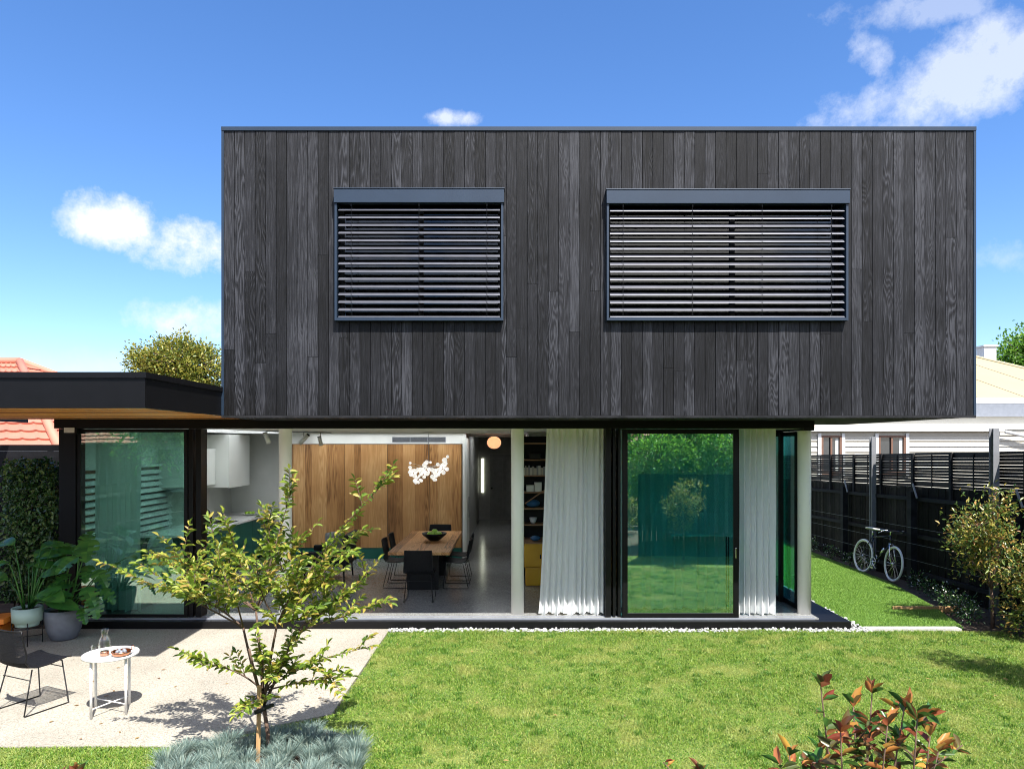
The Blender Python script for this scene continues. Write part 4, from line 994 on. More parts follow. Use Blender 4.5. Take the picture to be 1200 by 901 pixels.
for k in range(20):
    a = rr.uniform(0, 2*math.pi); rad = rr.uniform(.05,.34); h_ = rr.uniform(.55,1.12) if k > 3 else rr.uniform(1.05,1.3); b0 = Vector((bx+.04*math.cos(a), by+.04*math.sin(a), .44))
    tip = Vector((bx+rad*math.cos(a), by+rad*math.sin(a)*.8, h_)); sm.tube([b0, b0.lerp(tip,.5)+Vector((0,0,.06)), tip], [.011,.009,.006], 6)
    big_leaf_mesh(lf, tip, Vector((math.cos(a), math.sin(a)*.8, rr.uniform(.0,.7))), (0,-.6,1), rr.uniform(.28,.42), rr.uniform(.17,.24), 'paddle', .45)
lf.build('leaves', M['monstera'], pl); sm.build('stems', M['monstera'], pl)
pl = thing('potted_monstera', 'monstera with split leaves in a round grey pot by the left glass door', 'potted plant', (*at(75,0,9.4).xy, 0))
bx, by = at(75,0,9.35).x, 9.35
MB().lathe([(.13,0),(.16,.02),(.205,.14),(.232,.30),(.238,.40),(.222,.40),(.21,.36)], (bx,by,.0), 40).build('pot', M['greypot'], pl)
MB().lathe([(.001,0),(.213,0)], (bx,by,.355), 24, False).build('soil', M['soil'], pl)
lf = MB(); sm = MB(); rr = random.Random(5)
spec = [(105, 632, 9.2, .42, .38, (.3,-.8,-.5)), (92, 652, 9.0, .36, .34, (-.5,-.7,-.4)), (72, 690, 9.0, .34, .30, (-.8,-.5,-.1)), (100, 688, 9.1, .34, .3, (.7,-.5,-.6)), (112, 668, 9.3, .32, .3, (.8,-.3,-.7)),
        (108, 700, 9.1, .32, .3, (.5,-.4,-1)), (82, 672, 9.3, .28, .26, (-.2,-.9,-.2)), (118, 690, 9.3, .30, .26, (.9,0,-.7)), (60, 700, 9.2, .26, .2, (-1,-.3,-.2)), (150, 652, 9.7, .26, .22, (.5,-.4,.1)), (142, 660, 9.7, .2, .2, (-.5,-.5,-.2)), (98, 640, 9.5, .3, .3, (0,.4,.6)),
        (96, 712, 9.2, .26, .22, (.5,-.5,-.7)), (78, 655, 9.4, .3, .26, (-.7,-.2,.3)), (104, 662, 9.4, .3, .28, (.2,-.7,-.6)), (88, 640, 9.35, .3, .28, (-.3,-.5,.2))]
for (px, py, Y_, ln, wd, d) in spec:
    tp = at(px, py, Y_); b0 = Vector((bx+rr.uniform(-.06,.06), by+rr.uniform(-.06,.06), .355)); mdp = b0.lerp(tp, .5)+Vector((rr.uniform(-.05,.05),0,.1))
    sm.tube([b0, mdp, tp], [.01,.008,.006], 6); big_leaf_mesh(lf, tp, d, (0,-.35,1), ln*.85, wd*.85, 'monstera', .25)
lf.build('leaves', M['monstera'], pl); sm.build('stems', M['monstera'], pl)
# orange seat at the frame's edge
ob = thing('orange_bench', 'orange timber bench end at the left edge of the patio', 'bench', (-6.9, 9.0, 0))
mb = MB(); mb.rbox((-7.0, 9.05, .30), (1.0, .42, .07), (0,R(-4),R(8))); mb.build('seat', M['orange'], ob, .01)
for sx in (-.4, .4): MB().rbox((-7.0+sx, 9.05+sx*.1, .13), (.05,.36,.262), (0,0,R(8))).build('leg', M['orange'], ob)

# climbing hedge on the frame by the fence
hx0, hx1 = at(4,0,10.3).x, at(71,0,10.3).x
cl_ = thing('climbing_hedge', 'dense dark green climber on a flat panel beside the black corner post', 'climbing plant', ((hx0+hx1)/2, 10.4, 0))
n = 5200; P = np.stack([RNG.uniform(hx0,hx1,n), RNG.uniform(10.15,10.55,n), RNG.uniform(.1,1,n)**.9*2.38], 1)
ed = np.minimum(P[:,0]-hx0, hx1-P[:,0]); ok = RNG.uniform(0,1,n) < np.clip(ed/.12+.45, 0, 1); P = P[ok]
zt_ = 2.42-.18*((P[:,0]-hx0-.35)/.5)**2+.06*np.sin(P[:,0]*17); P = P[P[:,2] < zt_]; n = len(P)
D = np.stack([RNG.normal(0,.6,n), RNG.normal(-.5,.5,n), RNG.normal(-.3,.6,n)], 1)
V, Fc = leaves(P, D, RNG.uniform(.05,.085,n), .6, up=np.stack([RNG.normal(0,.3,n), RNG.normal(-1,.3,n), RNG.normal(.6,.4,n)],1)); npmesh('leaves', V, Fc, M['climber'], cl_)
mb = MB()
for k in range(9):
    x_ = hx0+.08+(hx1-hx0-.16)*k/8; mb.tube([(x_,10.35,-.05)]+[(x_+.05*math.sin(j*1.7+k),10.38+.03*math.cos(j),.4*j) for j in range(1,6)], .012, 6)
mb.build('stems', M['barkd'], cl_)

# ================================================================== TREES AND SHRUBS
def curve_pts(a, b, bend, n=7, sag=0):
    a, b = Vector(a), Vector(b); out_ = []
    for i in range(n+1):
        t_ = i/n; p = a.lerp(b, t_)+Vector(bend)*math.sin(math.pi*t_)*.5; p.z += sag*math.sin(math.pi*t_); out_.append(p)
    return out_
# young crape myrtle in front
TB = at(315, 888, 5.85); TB.z = -.02
ct = thing('crape_myrtle', 'young multi stemmed tree with yellow green leaves in the blue fescue bed', 'tree', TB)
fork = at(309, 826, 5.85)
tr = MB(); tr.tube([TB, at(314,860,5.85), fork], [.020,.017,.016], 10); tr.build('trunk', M['bark'], ct)
tips = [(460,556,5.7),(345,562,5.9),(262,600,5.8),(313,600,6.0),(168,668,5.6),(190,650,5.9),(146,672,5.7),(452,702,5.7),(444,655,6.0),(436,757,5.5),(413,792,5.6),(228,776,5.6),(276,838,5.55),
        (405,645,5.5),(372,612,6.2),(255,660,5.4),(215,700,5.5),(350,660,5.4),(300,655,5.3),(400,700,6.1),(245,622,6.1),(330,635,6.2),(285,700,6.2),(365,720,5.45),(325,700,5.6),(425,620,5.9),(208,665,6.1),(340,750,5.5),(300,745,5.35),(385,680,5.6),(268,690,5.75)]
br = MB(); LP = []; LD = []; LS = []
rr = random.Random(21)
stems = [at(285,735,5.75), at(300,715,5.95), at(325,730,5.65), at(345,740,5.85), at(292,760,5.6)]
for s_ in stems: br.tube(curve_pts(fork, s_, (rr.uniform(-.04,.04), rr.uniform(-.05,.05), 0), 5), [.013,.0125,.012,.011,.010,.009], 7)
def leafy_twig(pts, start=.35, step=.036, size=.097, dense=1):
    L_ = 0; tot = sum((pts[i+1]-pts[i]).length for i in range(len(pts)-1)); d_ = 0; k = 0
    for i in range(len(pts)-1):
        seg = pts[i+1]-pts[i]; sl = seg.length; t_ = seg.normalized()
        while d_ < L_+sl:
            f_ = d_/tot
            if f_ >= start:
                p = pts[i]+t_*(d_-L_); a_ = t_.cross(Vector((rr.uniform(-.4,.4), rr.uniform(-.4,.4), 1))).normalized()
                for sgn in (-1, 1):
                    dd = (t_*.55+a_*sgn*.9+Vector((rr.gauss(0,.2), rr.gauss(0,.2), rr.gauss(.05,.25)))).normalized()
                    LP.append(p); LD.append(dd); LS.append(size*rr.uniform(.65,1.15)*(1-.35*f_))
            d_ += step*rr.uniform(.8,1.2)
        L_ += sl
    LP.append(pts[-1]); LD.append(t_); LS.append(size*.7)
for (px, py, Y_) in tips:
    tp = at(px, py, Y_); s0 = min(stems, key=lambda q: (q-tp).length+ (0.3 if q.z > tp.z+.2 else 0))
    if py > 740: s0 = fork+Vector((0,0,.12))
    pts = curve_pts(s0, tp, (rr.uniform(-.12,.12), rr.uniform(-.12,.12), rr.uniform(-.05,.12)), 9)
    br.tube(pts, [.0085-.0068*i/9 for i in range(10)], 6); leafy_twig(pts, .42)
    nsub = 7 if (tp-s0).length > .35 else 3
    for k in range(nsub):
        i = rr.randint(2, 8); q = pts[i]; tdir = (pts[i]-pts[i-1]).normalized()
        ln = rr.uniform(.16,.34); e_ = q+(tdir*.7+Vector((rr.uniform(-.8,.8), rr.uniform(-.8,.8), rr.uniform(-.25,.6)))).normalized()*ln
        sp_ = curve_pts(q, e_, (0,0,rr.uniform(0,.05)), 5); br.tube(sp_, [.0032,.003,.0026,.002,.0016,.0012], 5); leafy_twig(sp_, .1)
br.build('branches', M['bark'], ct)
P = np.array(LP); D = np.array(LD); V, Fc = leaves(P, D, np.array(LS), .38, fold=.3, droop=.22); npmesh('leaves', V, Fc, M['crape'], ct)
# stake and tie
a, b = at(302, 905, 5.72), at(304, 803, 5.72); a.z = -.03
sk_ = MB(); sk_.rbox(((a.x+b.x)/2, 5.72, (a.z+b.z)/2), (.034,.034,b.z-a.z), (0,R(1),R(20))); tag(sk_.build('tree_stake', M['stake'], None, .003), 'square timber stake supporting the young tree', 'stake')
ti = MB(); p0 = at(303,832,5.69); p1 = at(316,828,5.87); ti.tube([p0+Vector((-.025,-.02,-.01)), p0+Vector((.02,-.01,0)), (p0+p1)/2+Vector((0,0,.012)), p1+Vector((.02,.01,.01)), p1+Vector((.0,.03,.0)), p0+Vector((-.02,.04,-.02))], .017, 8)
tag(ti.build('tree_tie', M['rubber']), 'black rubber tie binding the young tree to its stake', 'tie')
# fescue bed: clumps
cl_c = []
rr = random.Random(3)
for i in range(58):
    for _ in range(60):
        x_, y_ = rr.uniform(-2.9,-1.25), rr.uniform(4.9,6.3)
        if ((x_+1.99)/.78)**2+((y_-5.6)/.80)**2 < 1 and all((x_-q[0])**2+(y_-q[1])**2 > .135**2 for q in cl_c) and (y_ < 5.98+.62*max(0,(x_+2.3))): cl_c.append((x_,y_)); break
for i, (x_, y_) in enumerate(cl_c):
    n = 620; a_ = RNG.uniform(0,2*np.pi,n); r_ = RNG.uniform(0,.035,n); hgt = RNG.uniform(.08,.165,n)*(.8+.4*((i*7)%5)/4)
    d_ = np.stack([np.cos(a_), np.sin(a_), np.zeros(n)],1); Pb = np.stack([x_+r_*np.cos(a_), y_+r_*np.sin(a_), np.full(n,-.01)],1)
    ln = (RNG.uniform(.15,1.1,n)*hgt)[:,None]; up_ = np.array([[0,0,1.]]); hh_ = hgt[:,None]
    a2 = RNG.uniform(0,2*np.pi,n); s_ = np.stack([np.cos(a2), np.sin(a2), np.zeros(n)],1)*.0016
    m1 = Pb+up_*hh_*.45+d_*ln*.3; m2 = Pb+up_*hh_*.8+d_*ln*.68; tpp = Pb+up_*hh_*(1-.12*ln/hh_)+d_*ln
    V = np.stack([Pb-s_, Pb+s_, m1+s_, m1-s_, m2+s_*.8, m2-s_*.8, tpp],1).reshape(-1,3); ix = np.arange(n)[:,None]*7
    Fc = np.concatenate([ix+np.array([[0,1,2]]), ix+np.array([[0,2,3]]), ix+np.array([[3,2,4]]), ix+np.array([[3,4,5]]), ix+np.array([[5,4,6]])],0)
    if i == 0: FV, FF, FN = [V], [Fc], len(V)
    else: FV.append(V); FF.append(Fc+FN); FN += len(V)
tag(npmesh('fescue_grass', np.concatenate(FV), np.concatenate(FF), M['fescue']), 'blue grey fescue grass massed around the young tree', 'grass', kind='stuff')
sheet('garden_bed', [(-2.9,4.9),(-1.25,4.9),(-1.2,5.7),(-1.35,6.2),(-1.75,6.42),(-2.5,6.2),(-2.88,5.95)], -.004, M['soil'])

def shrub(name, label, cat, base, blobs, nleaf, lsize, m_, group=None, trunk_r=.02, bark='bark', stems_=8, wid=.42, updir=.3, seed=1, droop=.15, dark=None):
    """trunk with limbs reaching into each blob (cx,cy,cz,rx,ry,rz); leaves on shells and along twigs"""
    rr = random.Random(seed); T = thing(name, label, cat, base, group); base = Vector(base)
    tb = MB(); PL = []; DL = []
    z_l = min(b_[2]-b_[5] for b_ in blobs); top = base+Vector((0,0,max(.1,(z_l-base.z)*1.0)))
    cen = Vector((sum(b_[0] for b_ in blobs)/len(blobs), sum(b_[1] for b_ in blobs)/len(blobs), 0))
    top.x += (cen.x-base.x)*.3; top.y += (cen.y-base.y)*.3
    tb.tube([base-Vector((0,0,.05)), base.lerp(top,.5)+Vector((trunk_r*.4,0,0)), top], [trunk_r*1.25, trunk_r, trunk_r*.85], 9)
    tot = sum(b_[3]*b_[4]*b_[5] for b_ in blobs)
    for b_ in blobs:
        c_ = Vector(b_[:3]); tb.tube(curve_pts(top, c_, (rr.uniform(-.1,.1)*b_[3],rr.uniform(-.1,.1)*b_[3],0), 5), [trunk_r*.6, trunk_r*.55, trunk_r*.48, trunk_r*.4, trunk_r*.32, trunk_r*.25], 7)
        n_ = int(nleaf*b_[3]*b_[4]*b_[5]/tot); nclump = max(6, n_//26)
        for k in range(nclump):
            d_ = Vector((rr.gauss(0,1), rr.gauss(0,1), rr.gauss(0,1))).normalized(); rad = rr.uniform(.35,1.0)**.5*rr.uniform(.85,1.12)
            e_ = c_+Vector((d_.x*b_[3], d_.y*b_[4], d_.z*b_[5]))*rad
            if k % 3 == 0 : tb.tube([c_, (c_+e_)/2+Vector((0,0,.03*b_[5])), e_], [trunk_r*.22, trunk_r*.16, trunk_r*.06], 5)
            per = n_//nclump
            for q in range(per):
                o_ = Vector((rr.gauss(0,1), rr.gauss(0,1), rr.gauss(0,1)))*lsize*1.25
                PL.append(e_+o_); DL.append((d_*.6+Vector((rr.gauss(0,.6), rr.gauss(0,.6), rr.gauss(updir,.5)))))
    tb.build('trunk', M[bark], T)
    P = np.array(PL); D = np.array(DL); V, Fc = leaves(P, D, RNG.uniform(.7,1.2,len(P))*lsize, wid, droop=droop); npmesh('crown', V, Fc, M[m_], T)
    return T
# lilly pilly right
q = lambda px, py, Y_, rx, ry, rz: (*at(px,py,Y_), rx, ry, rz)
shrub('lilly_pilly', 'coppery lilly pilly tree in the bed where the right fence leaves the picture', 'small tree', at(1163,0,10.1).xy.to_3d(), [
    q(1162,590,10.1,.26,.26,.25), q(1150,615,10.0,.42,.4,.28), q(1175,640,9.9,.46,.42,.35), q(1140,635,10.2,.34,.35,.25), q(1195,665,10.0,.4,.4,.32), q(1160,665,10.2,.36,.36,.24), q(1122,632,10.0,.18,.2,.12), q(1165,580,10.1,.12,.12,.12)], 3600, .068, 'lilly', 'lilly pilly trees in the right bed', .022, seed=2)
shrub('lilly_pilly', 'dark lilly pilly low in the corner below the right edge trees', 'small tree', (7.0, 9.35, 0), [(7.05,9.3,.7,.40,.5,.55),(7.2,9.0,1.1,.35,.5,.5),(7.0,9.4,.3,.35,.4,.3)], 3600, .06, 'lilly', 'lilly pilly trees in the right bed', .022, seed=12)
shrub('lilly_pilly', 'tall lilly pilly in the right bed nearer the camera, out past the lawn', 'small tree', (6.15, 6.8, 0), [(6.05,6.85,2.5,.32,.42,.45),(6.3,6.7,2.0,.5,.5,.5),(6.2,6.9,1.5,.45,.45,.45)], 4200, .055, 'lilly', 'lilly pilly trees in the right bed', .022, seed=13)
shrub('lilly_pilly', 'nearest lilly pilly in the right bed beside the photinia', 'small tree', (6.6, 5.0, 0), [(6.5,5.1,2.3,.5,.5,.5),(6.5,5.0,1.6,.5,.5,.6)], 3200, .06, 'lilly', 'lilly pilly trees in the right bed', .022, seed=14)
# small flowering plants along the fence
rr = random.Random(9)
fpos = [(7.38,17.2),(7.38,16.2),(7.40,15.3),(7.40,12.75),(7.25,12.1),(7.2,11.6),(7.0,11.2),(6.85,10.75),(6.75,10.3),(7.42,14.7),(7.1,10.95)]
JL = ['farthest from the camera','second farthest from the camera','just behind the bicycle wheel','just in front of the bicycle wheel','second in front of the bicycle','third in front of the bicycle','beside the timber edging board','behind the coppery lilly pilly trunk','at the near end under the lilly pilly','between the bicycle and the post','between the edging board and lilly pilly']
for k, (x_, y_) in enumerate(fpos):
    T = thing('star_jasmine', 'white flowered plant at the right fence, '+JL[k], 'plant', (x_, y_, -.03), 'star jasmines under the right fence')
    n = 170; Dn = RNG.normal(0,1,(n,3)); Pn = np.array([[x_,y_,.10]])+Dn*np.array([[.07,.10,.07]]); Pn[:,2] = np.maximum(Pn[:,2], -.02)
    V, Fc = leaves(Pn, Dn+np.array([[-.3,-.3,.4]]), RNG.uniform(.03,.055,n), .5); npmesh('leaves', V, Fc, M['climber'], T)
    n = 16; Dn = RNG.normal(0,1,(n,3)); Pn = np.array([[x_-.07,y_-.07,.17]])+Dn*np.array([[.08,.12,.07]])
    V, Fc = leaves(Pn, Dn+np.array([[-.5,-.6,.2]]), RNG.uniform(.02,.034,n), .9); npmesh('blossoms', V, Fc, M['petal'], T)
    mb = MB(); [mb.tube([(x_,y_,-.05),(x_+rr.uniform(-.1,.1),y_+rr.uniform(-.1,.1),.2)], .004, 5) for _ in range(4)]; mb.build('stems', M['barkd'], T)
# photinia near the camera, lower right
def photinia(label, base, tops, seed, group='red tipped shrubs in the near bed'):
    rr = random.Random(seed); T = thing('photinia', label, 'shrub', base, group); st = MB(); PL=[]; DL=[]; SL=[]
    for (p, ln) in tops:
        b0 = Vector(base)+Vector((rr.uniform(-.12,.12), rr.uniform(-.12,.12), 0)); tp = Vector(p)
        pts = curve_pts(b0, tp, (rr.uniform(-.1,.1), rr.uniform(-.1,.1), 0), 12); st.tube(pts, [.009-.0068*i/12 for i in range(13)], 6)
        tot = (tp-b0).length
        for i in range(5, 13):
            for kk in range(5 if i < 12 else 6):
                a_ = rr.uniform(0,6.28); e = pts[i] if i == 12 else pts[i].lerp(pts[min(12,i+1)], rr.random())
                d_ = Vector((math.cos(a_), math.sin(a_), rr.uniform(.2,1.2) if i < 12 else rr.uniform(.8,2.4))); PL.append(e); DL.append(d_); SL.append(rr.uniform(.045,.085)*ln)
            if i < 12 and rr.random() < .8:
                a_ = rr.uniform(0,6.28); e2 = pts[i]+Vector((math.cos(a_)*.14, math.sin(a_)*.14, rr.uniform(.05,.16))); st.tube([pts[i], e2], [.003,.002], 5)
                for kk in range(11):
                    a2 = rr.uniform(0,6.28); PL.append(pts[i].lerp(e2, rr.uniform(.4,1))); DL.append(Vector((math.cos(a2),math.sin(a2),rr.uniform(0,1.2)))); SL.append(rr.uniform(.04,.075)*ln)
    st.build('stems', M['bark'], T)
    V, Fc = leaves(np.array(PL), np.array(DL), np.array(SL), .36, fold=.3, droop=.2); npmesh('leaves', V, Fc, M['photinia'], T)
photinia('red and orange tipped shrub rising in front of the lawn at lower right', (at(1010,0,2.5).x, 2.5, 0),
         [(at(962,805,2.45),1.15),(at(1000,828,2.55),1),(at(1022,812,2.6),.95),(at(1060,828,2.5),1),(at(1075,842,2.45),1),(at(1040,850,2.4),1),(at(985,858,2.35),1),(at(1090,862,2.6),1),(at(1015,865,2.7),1),(at(925,885,2.5),1),(at(1100,880,2.4),1),(at(960,880,2.7),1),(at(1050,880,2.7),1)], 5)
photinia('red tipped shrub whose topmost leaves just reach the lower left edge', (at(90,0,2.6).x, 2.6, 0), [(at(90,912,2.6),.9),(at(70,918,2.7),.8),(at(40,925,2.6),.9),(at(110,930,2.5),.9)], 6)
photinia('red tipped shrub just below the middle of the picture', (at(810,0,2.6).x, 2.6, 0), [(at(822,905,2.6),.8),(at(790,925,2.7),.8),(at(850,930,2.6),.9),(at(750,935,2.7),.9)], 7)

# trees beyond
shrub('garden_tree', 'yellow green bushy tree showing above the flat canopy roof', 'tree', (at(210,0,24).x, 24, 0), [
    q(205,425,24,1.15,1.1,.75), q(180,432,24,.85,.8,.75), q(238,432,24,.85,.8,.75), q(212,412,24.2,.8,.7,.5), q(165,428,24,.45,.4,.5), q(210,470,24,1.5,1.2,1.0), q(196,406,24,.2,.2,.16)], 17000, .12, 'treeleaf', None, .14, seed=3, wid=.5)
shrub('garden_tree', 'dark green tree behind the cream roof at the right edge', 'tree', (at(1205,0,40).x, 40, 0), [
    q(1192,412,40,1.1,1,.8), q(1215,405,40,1.3,1.2,1.0), q(1182,424,40,.8,.7,.5), q(1210,440,40,1.8,1.6,1.3)], 8000, .2, 'treeleafg', None, .2, seed=4, wid=.55)

# ================================================================== RIGHT FENCE
FX = 7.65
def ztop(y): return 1.83-.0255*(y-11.2)
def zbot(y): return .0-.017*(y-11.2)-.02
fn = thing('paling_fence', 'long black stained paling fence along the right side with slatted top', 'fence', (FX, 11, 0))
mb = MB(); y = 2.0
while y < 21:
    w_ = random.uniform(.088,.102); a, b = y, y+w_; zt = ztop(y)+random.uniform(-.012,.012); e = random.uniform(0,.012)
    mb.add([(FX+e,a,zbot(a)-.05),(FX+e,b,zbot(b)-.05),(FX+e,b,zt),(FX+e,a,zt),(FX+.018+e,a,zbot(a)-.05),(FX+.018+e,b,zbot(b)-.05),(FX+.018+e,b,zt),(FX+.018+e,a,zt)],
           [(0,3,2,1),(4,5,6,7),(0,1,5,4),(1,2,6,5),(2,3,7,6),(3,0,4,7)]); y += w_+random.uniform(.004,.014)
mb.build('palings', M['paling'], fn)
for f_ in (.13, .50, .88):
    mb = MB(); ys = [2.0+i for i in range(20)]
    for i in range(19):
        a, b = ys[i], ys[i+1]; za, zb_ = zbot(a)+(ztop(a)-zbot(a))*f_, zbot(b)+(ztop(b)-zbot(b))*f_
        mb.add([(FX-.045,a,za-.035),(FX-.045,b,zb_-.035),(FX-.045,b,zb_+.035),(FX-.045,a,za+.035),(FX-.002,a,za-.035),(FX-.002,b,zb_-.035),(FX-.002,b,zb_+.035),(FX-.002,a,za+.035)], [(0,3,2,1),(4,5,6,7),(0,1,5,4),(2,3,7,6)]+([(3,0,4,7)] if i == 0 else [])+([(1,2,6,5)] if i == 18 else []))
    mb.build('rail', M['rail'], fn)
for y in (18.4, 15.9, 13.2, 10.5, 8.2, 5.9, 3.9):
    MB().box(FX-.16, FX-.047, y-.06, y+.06, zbot(y)-.05, ztop(y)-.08).build('post', M['rail'], fn)
    mb = MB(); mb.rbox((FX-.11, y-.1, ztop(y)-.06), (.02,.03,.30), (R(-28),0,0)); mb.build('brace', M['grey_metal'], fn)
# slatted extension
ex = MB(); ns = 11
ns = 13
for i in range(16):
    a = 3.0+i*1.15; b = a+1.12; z0_ = ztop(a)-.03; z1_ = 2.475-.0265*(a-10.5)*.9
    for k in range(ns):
        zz = z0_+(z1_-z0_-.03)*k/(ns-1)+random.uniform(-.004,.004); dz = -.0265*1.12; hgt = .047
        ex.add([(FX+.01,a,zz),(FX+.01,b,zz+dz),(FX+.01,b,zz+dz+hgt),(FX+.01,a,zz+hgt),(FX+.022,a,zz),(FX+.022,b,zz+dz),(FX+.022,b,zz+dz+hgt),(FX+.022,a,zz+hgt)], [(0,3,2,1),(4,5,6,7),(0,1,5,4),(1,2,6,5),(2,3,7,6),(3,0,4,7)])
ex.build('slats', M['fslat'], fn)
for i in range(17):
    a = 3.0+i*1.15-.015; MB().box(FX-.03, FX+.008, a-.03, a+.03, ztop(a)-.2, 2.475-.0265*(a-10.5)*.9).build('slat_stile', M['rail'], fn)
    if i < 16: m_ = a+.575; MB().box(FX+.0, FX+.009, m_-.012, m_+.012, ztop(m_)+.01, 2.46-.0265*(m_-10.5)*.9).build('slat_stile', M['rail'], fn)
wi_ = MB()
for zz in (.45, .75, 1.05): wi_.tube([(FX-.17, 3, zz+.2), (FX-.17, 20, zz-.16)], .0025, 4)
tag(wi_.build('trellis_wire', M['grey_metal']), 'thin horizontal climbing wires strung along the right fence', 'wires')
for y, zt, lb in ((14.65, 2.75, 'farther tall grey steel post rising above the right fence'), (10.95, 2.84, 'nearer tall grey steel post rising above the right fence')):
    b = MB(); b.box(FX-.125, FX-.03, y-.012, y, -.05, zt); b.box(FX-.125, FX-.03, y+.08, y+.092, -.05, zt); b.box(FX-.08, FX-.07, y+.0005, y+.0795, -.05, zt)
    tag(b.build('steel_post', M['grey_post']), lb, 'post', 'tall steel posts along the right fence')

# bicycle, local x forward
def bicycle(loc, rz, lean):
    B = thing('bicycle', 'black bicycle with white tyres leaning on the right fence', 'bicycle', (0,0,0))
    rw, fw = Vector((-.51,0,.345)), Vector((.51,0,.345))
    ax = (0,1,0)
    def wheel(c, name, steer=0):
        axv = Vector((math.sin(-steer), math.cos(steer), 0))
        w_ = MB().torus(c, axv, .322, .021, 48, 10).build('wheel', M['tyre'], B)
        MB().torus(c, axv, .298, .007, 48, 6).build('rim', M['chrome'], w_)
        s_ = MB(); a = Vector((0,0,1)); b = axv.cross(a).normalized()
        for k in range(24):
            t_ = 2*math.pi*k/24; s_.tube([c+axv*(.03 if k%2 else -.03), c+(a*math.cos(t_)+b*math.sin(t_))*.296], .0013, 3, False)
        s_.build('spokes', M['chrome'], w_)
        MB().tube([c-axv*.05, c+axv*.05], .02, 12).build('hub', M['chrome'], w_)
    wheel(rw, 'r'); wheel(fw, 'f', R(-6))
    bb = Vector((-.08,0,.29)); seat = Vector((-.24,0,.80)); head_t = Vector((.33,0,.86)); head_b = Vector((.375,0,.72))
    f_ = MB(); f_.tube([bb, seat], .016, 10); f_.tube([seat-Vector((0,0,.04)), head_t], .015, 10); f_.tube([bb, head_b], .018, 10); f_.tube([head_b, head_t], .02, 10)
    for s_ in (-1,1): f_.tube([bb+Vector((0,s_*.03,0)), rw+Vector((0,s_*.055,0))], .009, 8); f_.tube([seat+Vector((0,s_*.015,-.04)), rw+Vector((0,s_*.055,0))], .008, 8)
    f_.build('frame', M['bikeblack'], B)
    fk = MB()
    for s_ in (-1,1): fk.tube([head_b+Vector((.005,s_*.04,-.02)), Vector((.43,s_*.05,.52)), fw+Vector((0,s_*.05,0))], [.012,.011,.008], 8)
    fk.tube([head_b+Vector((0,-.045,-.015)), head_b+Vector((0,.045,-.015))], .014, 8); fk.build('fork', M['chrome'], B)
    MB().tube([seat, seat+Vector((-.03,0,.12))], .013, 8).build('seat_post', M['chrome'], B)
    sd_ = MB(); n_ = 9; vs = []; fs = []
    for i in range(n_+1):
        t_ = i/n_; x_ = -.40+t_*.28; w_ = .075*(1-t_)**.6+.018; zz = .925+.012*math.sin(t_*3.1)
        for k in range(10): an = 2*math.pi*k/10; vs.append((x_, w_*math.cos(an), zz+.022*math.sin(an)))
    for i in range(n_):
        for k in range(10): fs.append((i*10+k, i*10+(k+1)%10, (i+1)*10+(k+1)%10, (i+1)*10+k))
    fs += [tuple(range(10))[::-1], tuple(n_*10+k for k in range(10))]
    sd_.add(vs, fs, True).build('saddle', M['grip'], B)
    hb = MB(); st_ = head_t+Vector((.06,0,.10)); hb.tube([head_t, head_t+Vector((-.015,0,.08)), st_], .013, 8); hb.tube([st_+Vector((-.10,-.29,-.0)), st_+Vector((.0,-.12,0)), st_+Vector((0,.12,0)), st_+Vector((-.10,.29,0))], .012, 8)
    hb.build('handlebar', M['chrome'], B)
    for s_ in (-1,1):
        MB().tube([st_+Vector((-.065,s_*.23,0)), st_+Vector((-.125,s_*.335,0))], .017, 8).build('grip', M['grip'], B)
        MB().tube([st_+Vector((-.02,s_*.17,-.01)), st_+Vector((-.045,s_*.27,-.06))], .006, 6).build('brake_lever', M['chrome'], B)
    cr = MB(); cr.torus(bb+Vector((0,-.05,0)), (0,1,0), .085, .007, 32, 6); cr.tube([bb-Vector((0,.07,0)), bb+Vector((.12,-.075,-.11))], .009, 6); cr.tube([bb+Vector((0,.07,0)), bb+Vector((-.12,.075,.11))], .009, 6)
    cr.tube([bb-Vector((0,.07,0)), bb+Vector((0,.07,0))], .018, 10); cr.build('crank', M['chrome'], B)
    for s_ in (-1,1): c_ = bb+Vector((-.12*s_, .11*s_, .11*s_)); MB().rbox(c_, (.09,.07,.018)).build('pedal', M['chrome'], B)
    ch_ = MB(); ch_.tube([bb+Vector((0,-.05,.085)), rw+Vector((0,-.05,.04))], .004, 5); ch_.tube([bb+Vector((0,-.05,-.085)), rw+Vector((0,-.05,-.04))], .004, 5); ch_.build('chain', M['grey_metal'], B)
    MB().tube([Vector((.10,-.02,.47)), Vector((.20,-.02,.60))], .022, 10).build('bottle_cage', M['chrome'], B)
    B.location = loc; B.rotation_euler = (lean, 0, rz)
bicycle((7.25, 13.93, -.045), R(-86), R(-6))

# ================================================================== RIGHT NEIGHBOUR
nh = thing('weatherboard_house', 'white weatherboard house with cream metal roof beyond the right fence', 'house', (14, 22, 0))
WY = 20.0; sw = F/WY
wins = [((962-CX)/sw, (986-CX)/sw), ((1029-CX)/sw, (1061-CX)/sw)]
mb = MB(); z = .0
while z < 2.98:
    edges = [8.2, 19.0] if (z+.16 <= 1.7 or z > 2.80) else [8.2, wins[0][0], wins[0][1], wins[1][0], wins[1][1], 19.0]
    for k in range(0, len(edges), 2):
        a, b = edges[k], edges[k+1]; mb.add([(a,WY,z),(b,WY,z),(b,WY+.03,z+.16),(a,WY+.03,z+.16),(a,WY+.06,z),(b,WY+.06,z),(b,WY+.06,z+.16),(a,WY+.06,z+.16)], [(0,1,2,3),(4,7,6,5),(0,4,5,1),(1,5,6,2),(2,6,7,3),(3,7,4,0)])
    z += .158
mb.build('wall', M['wboard'], nh)
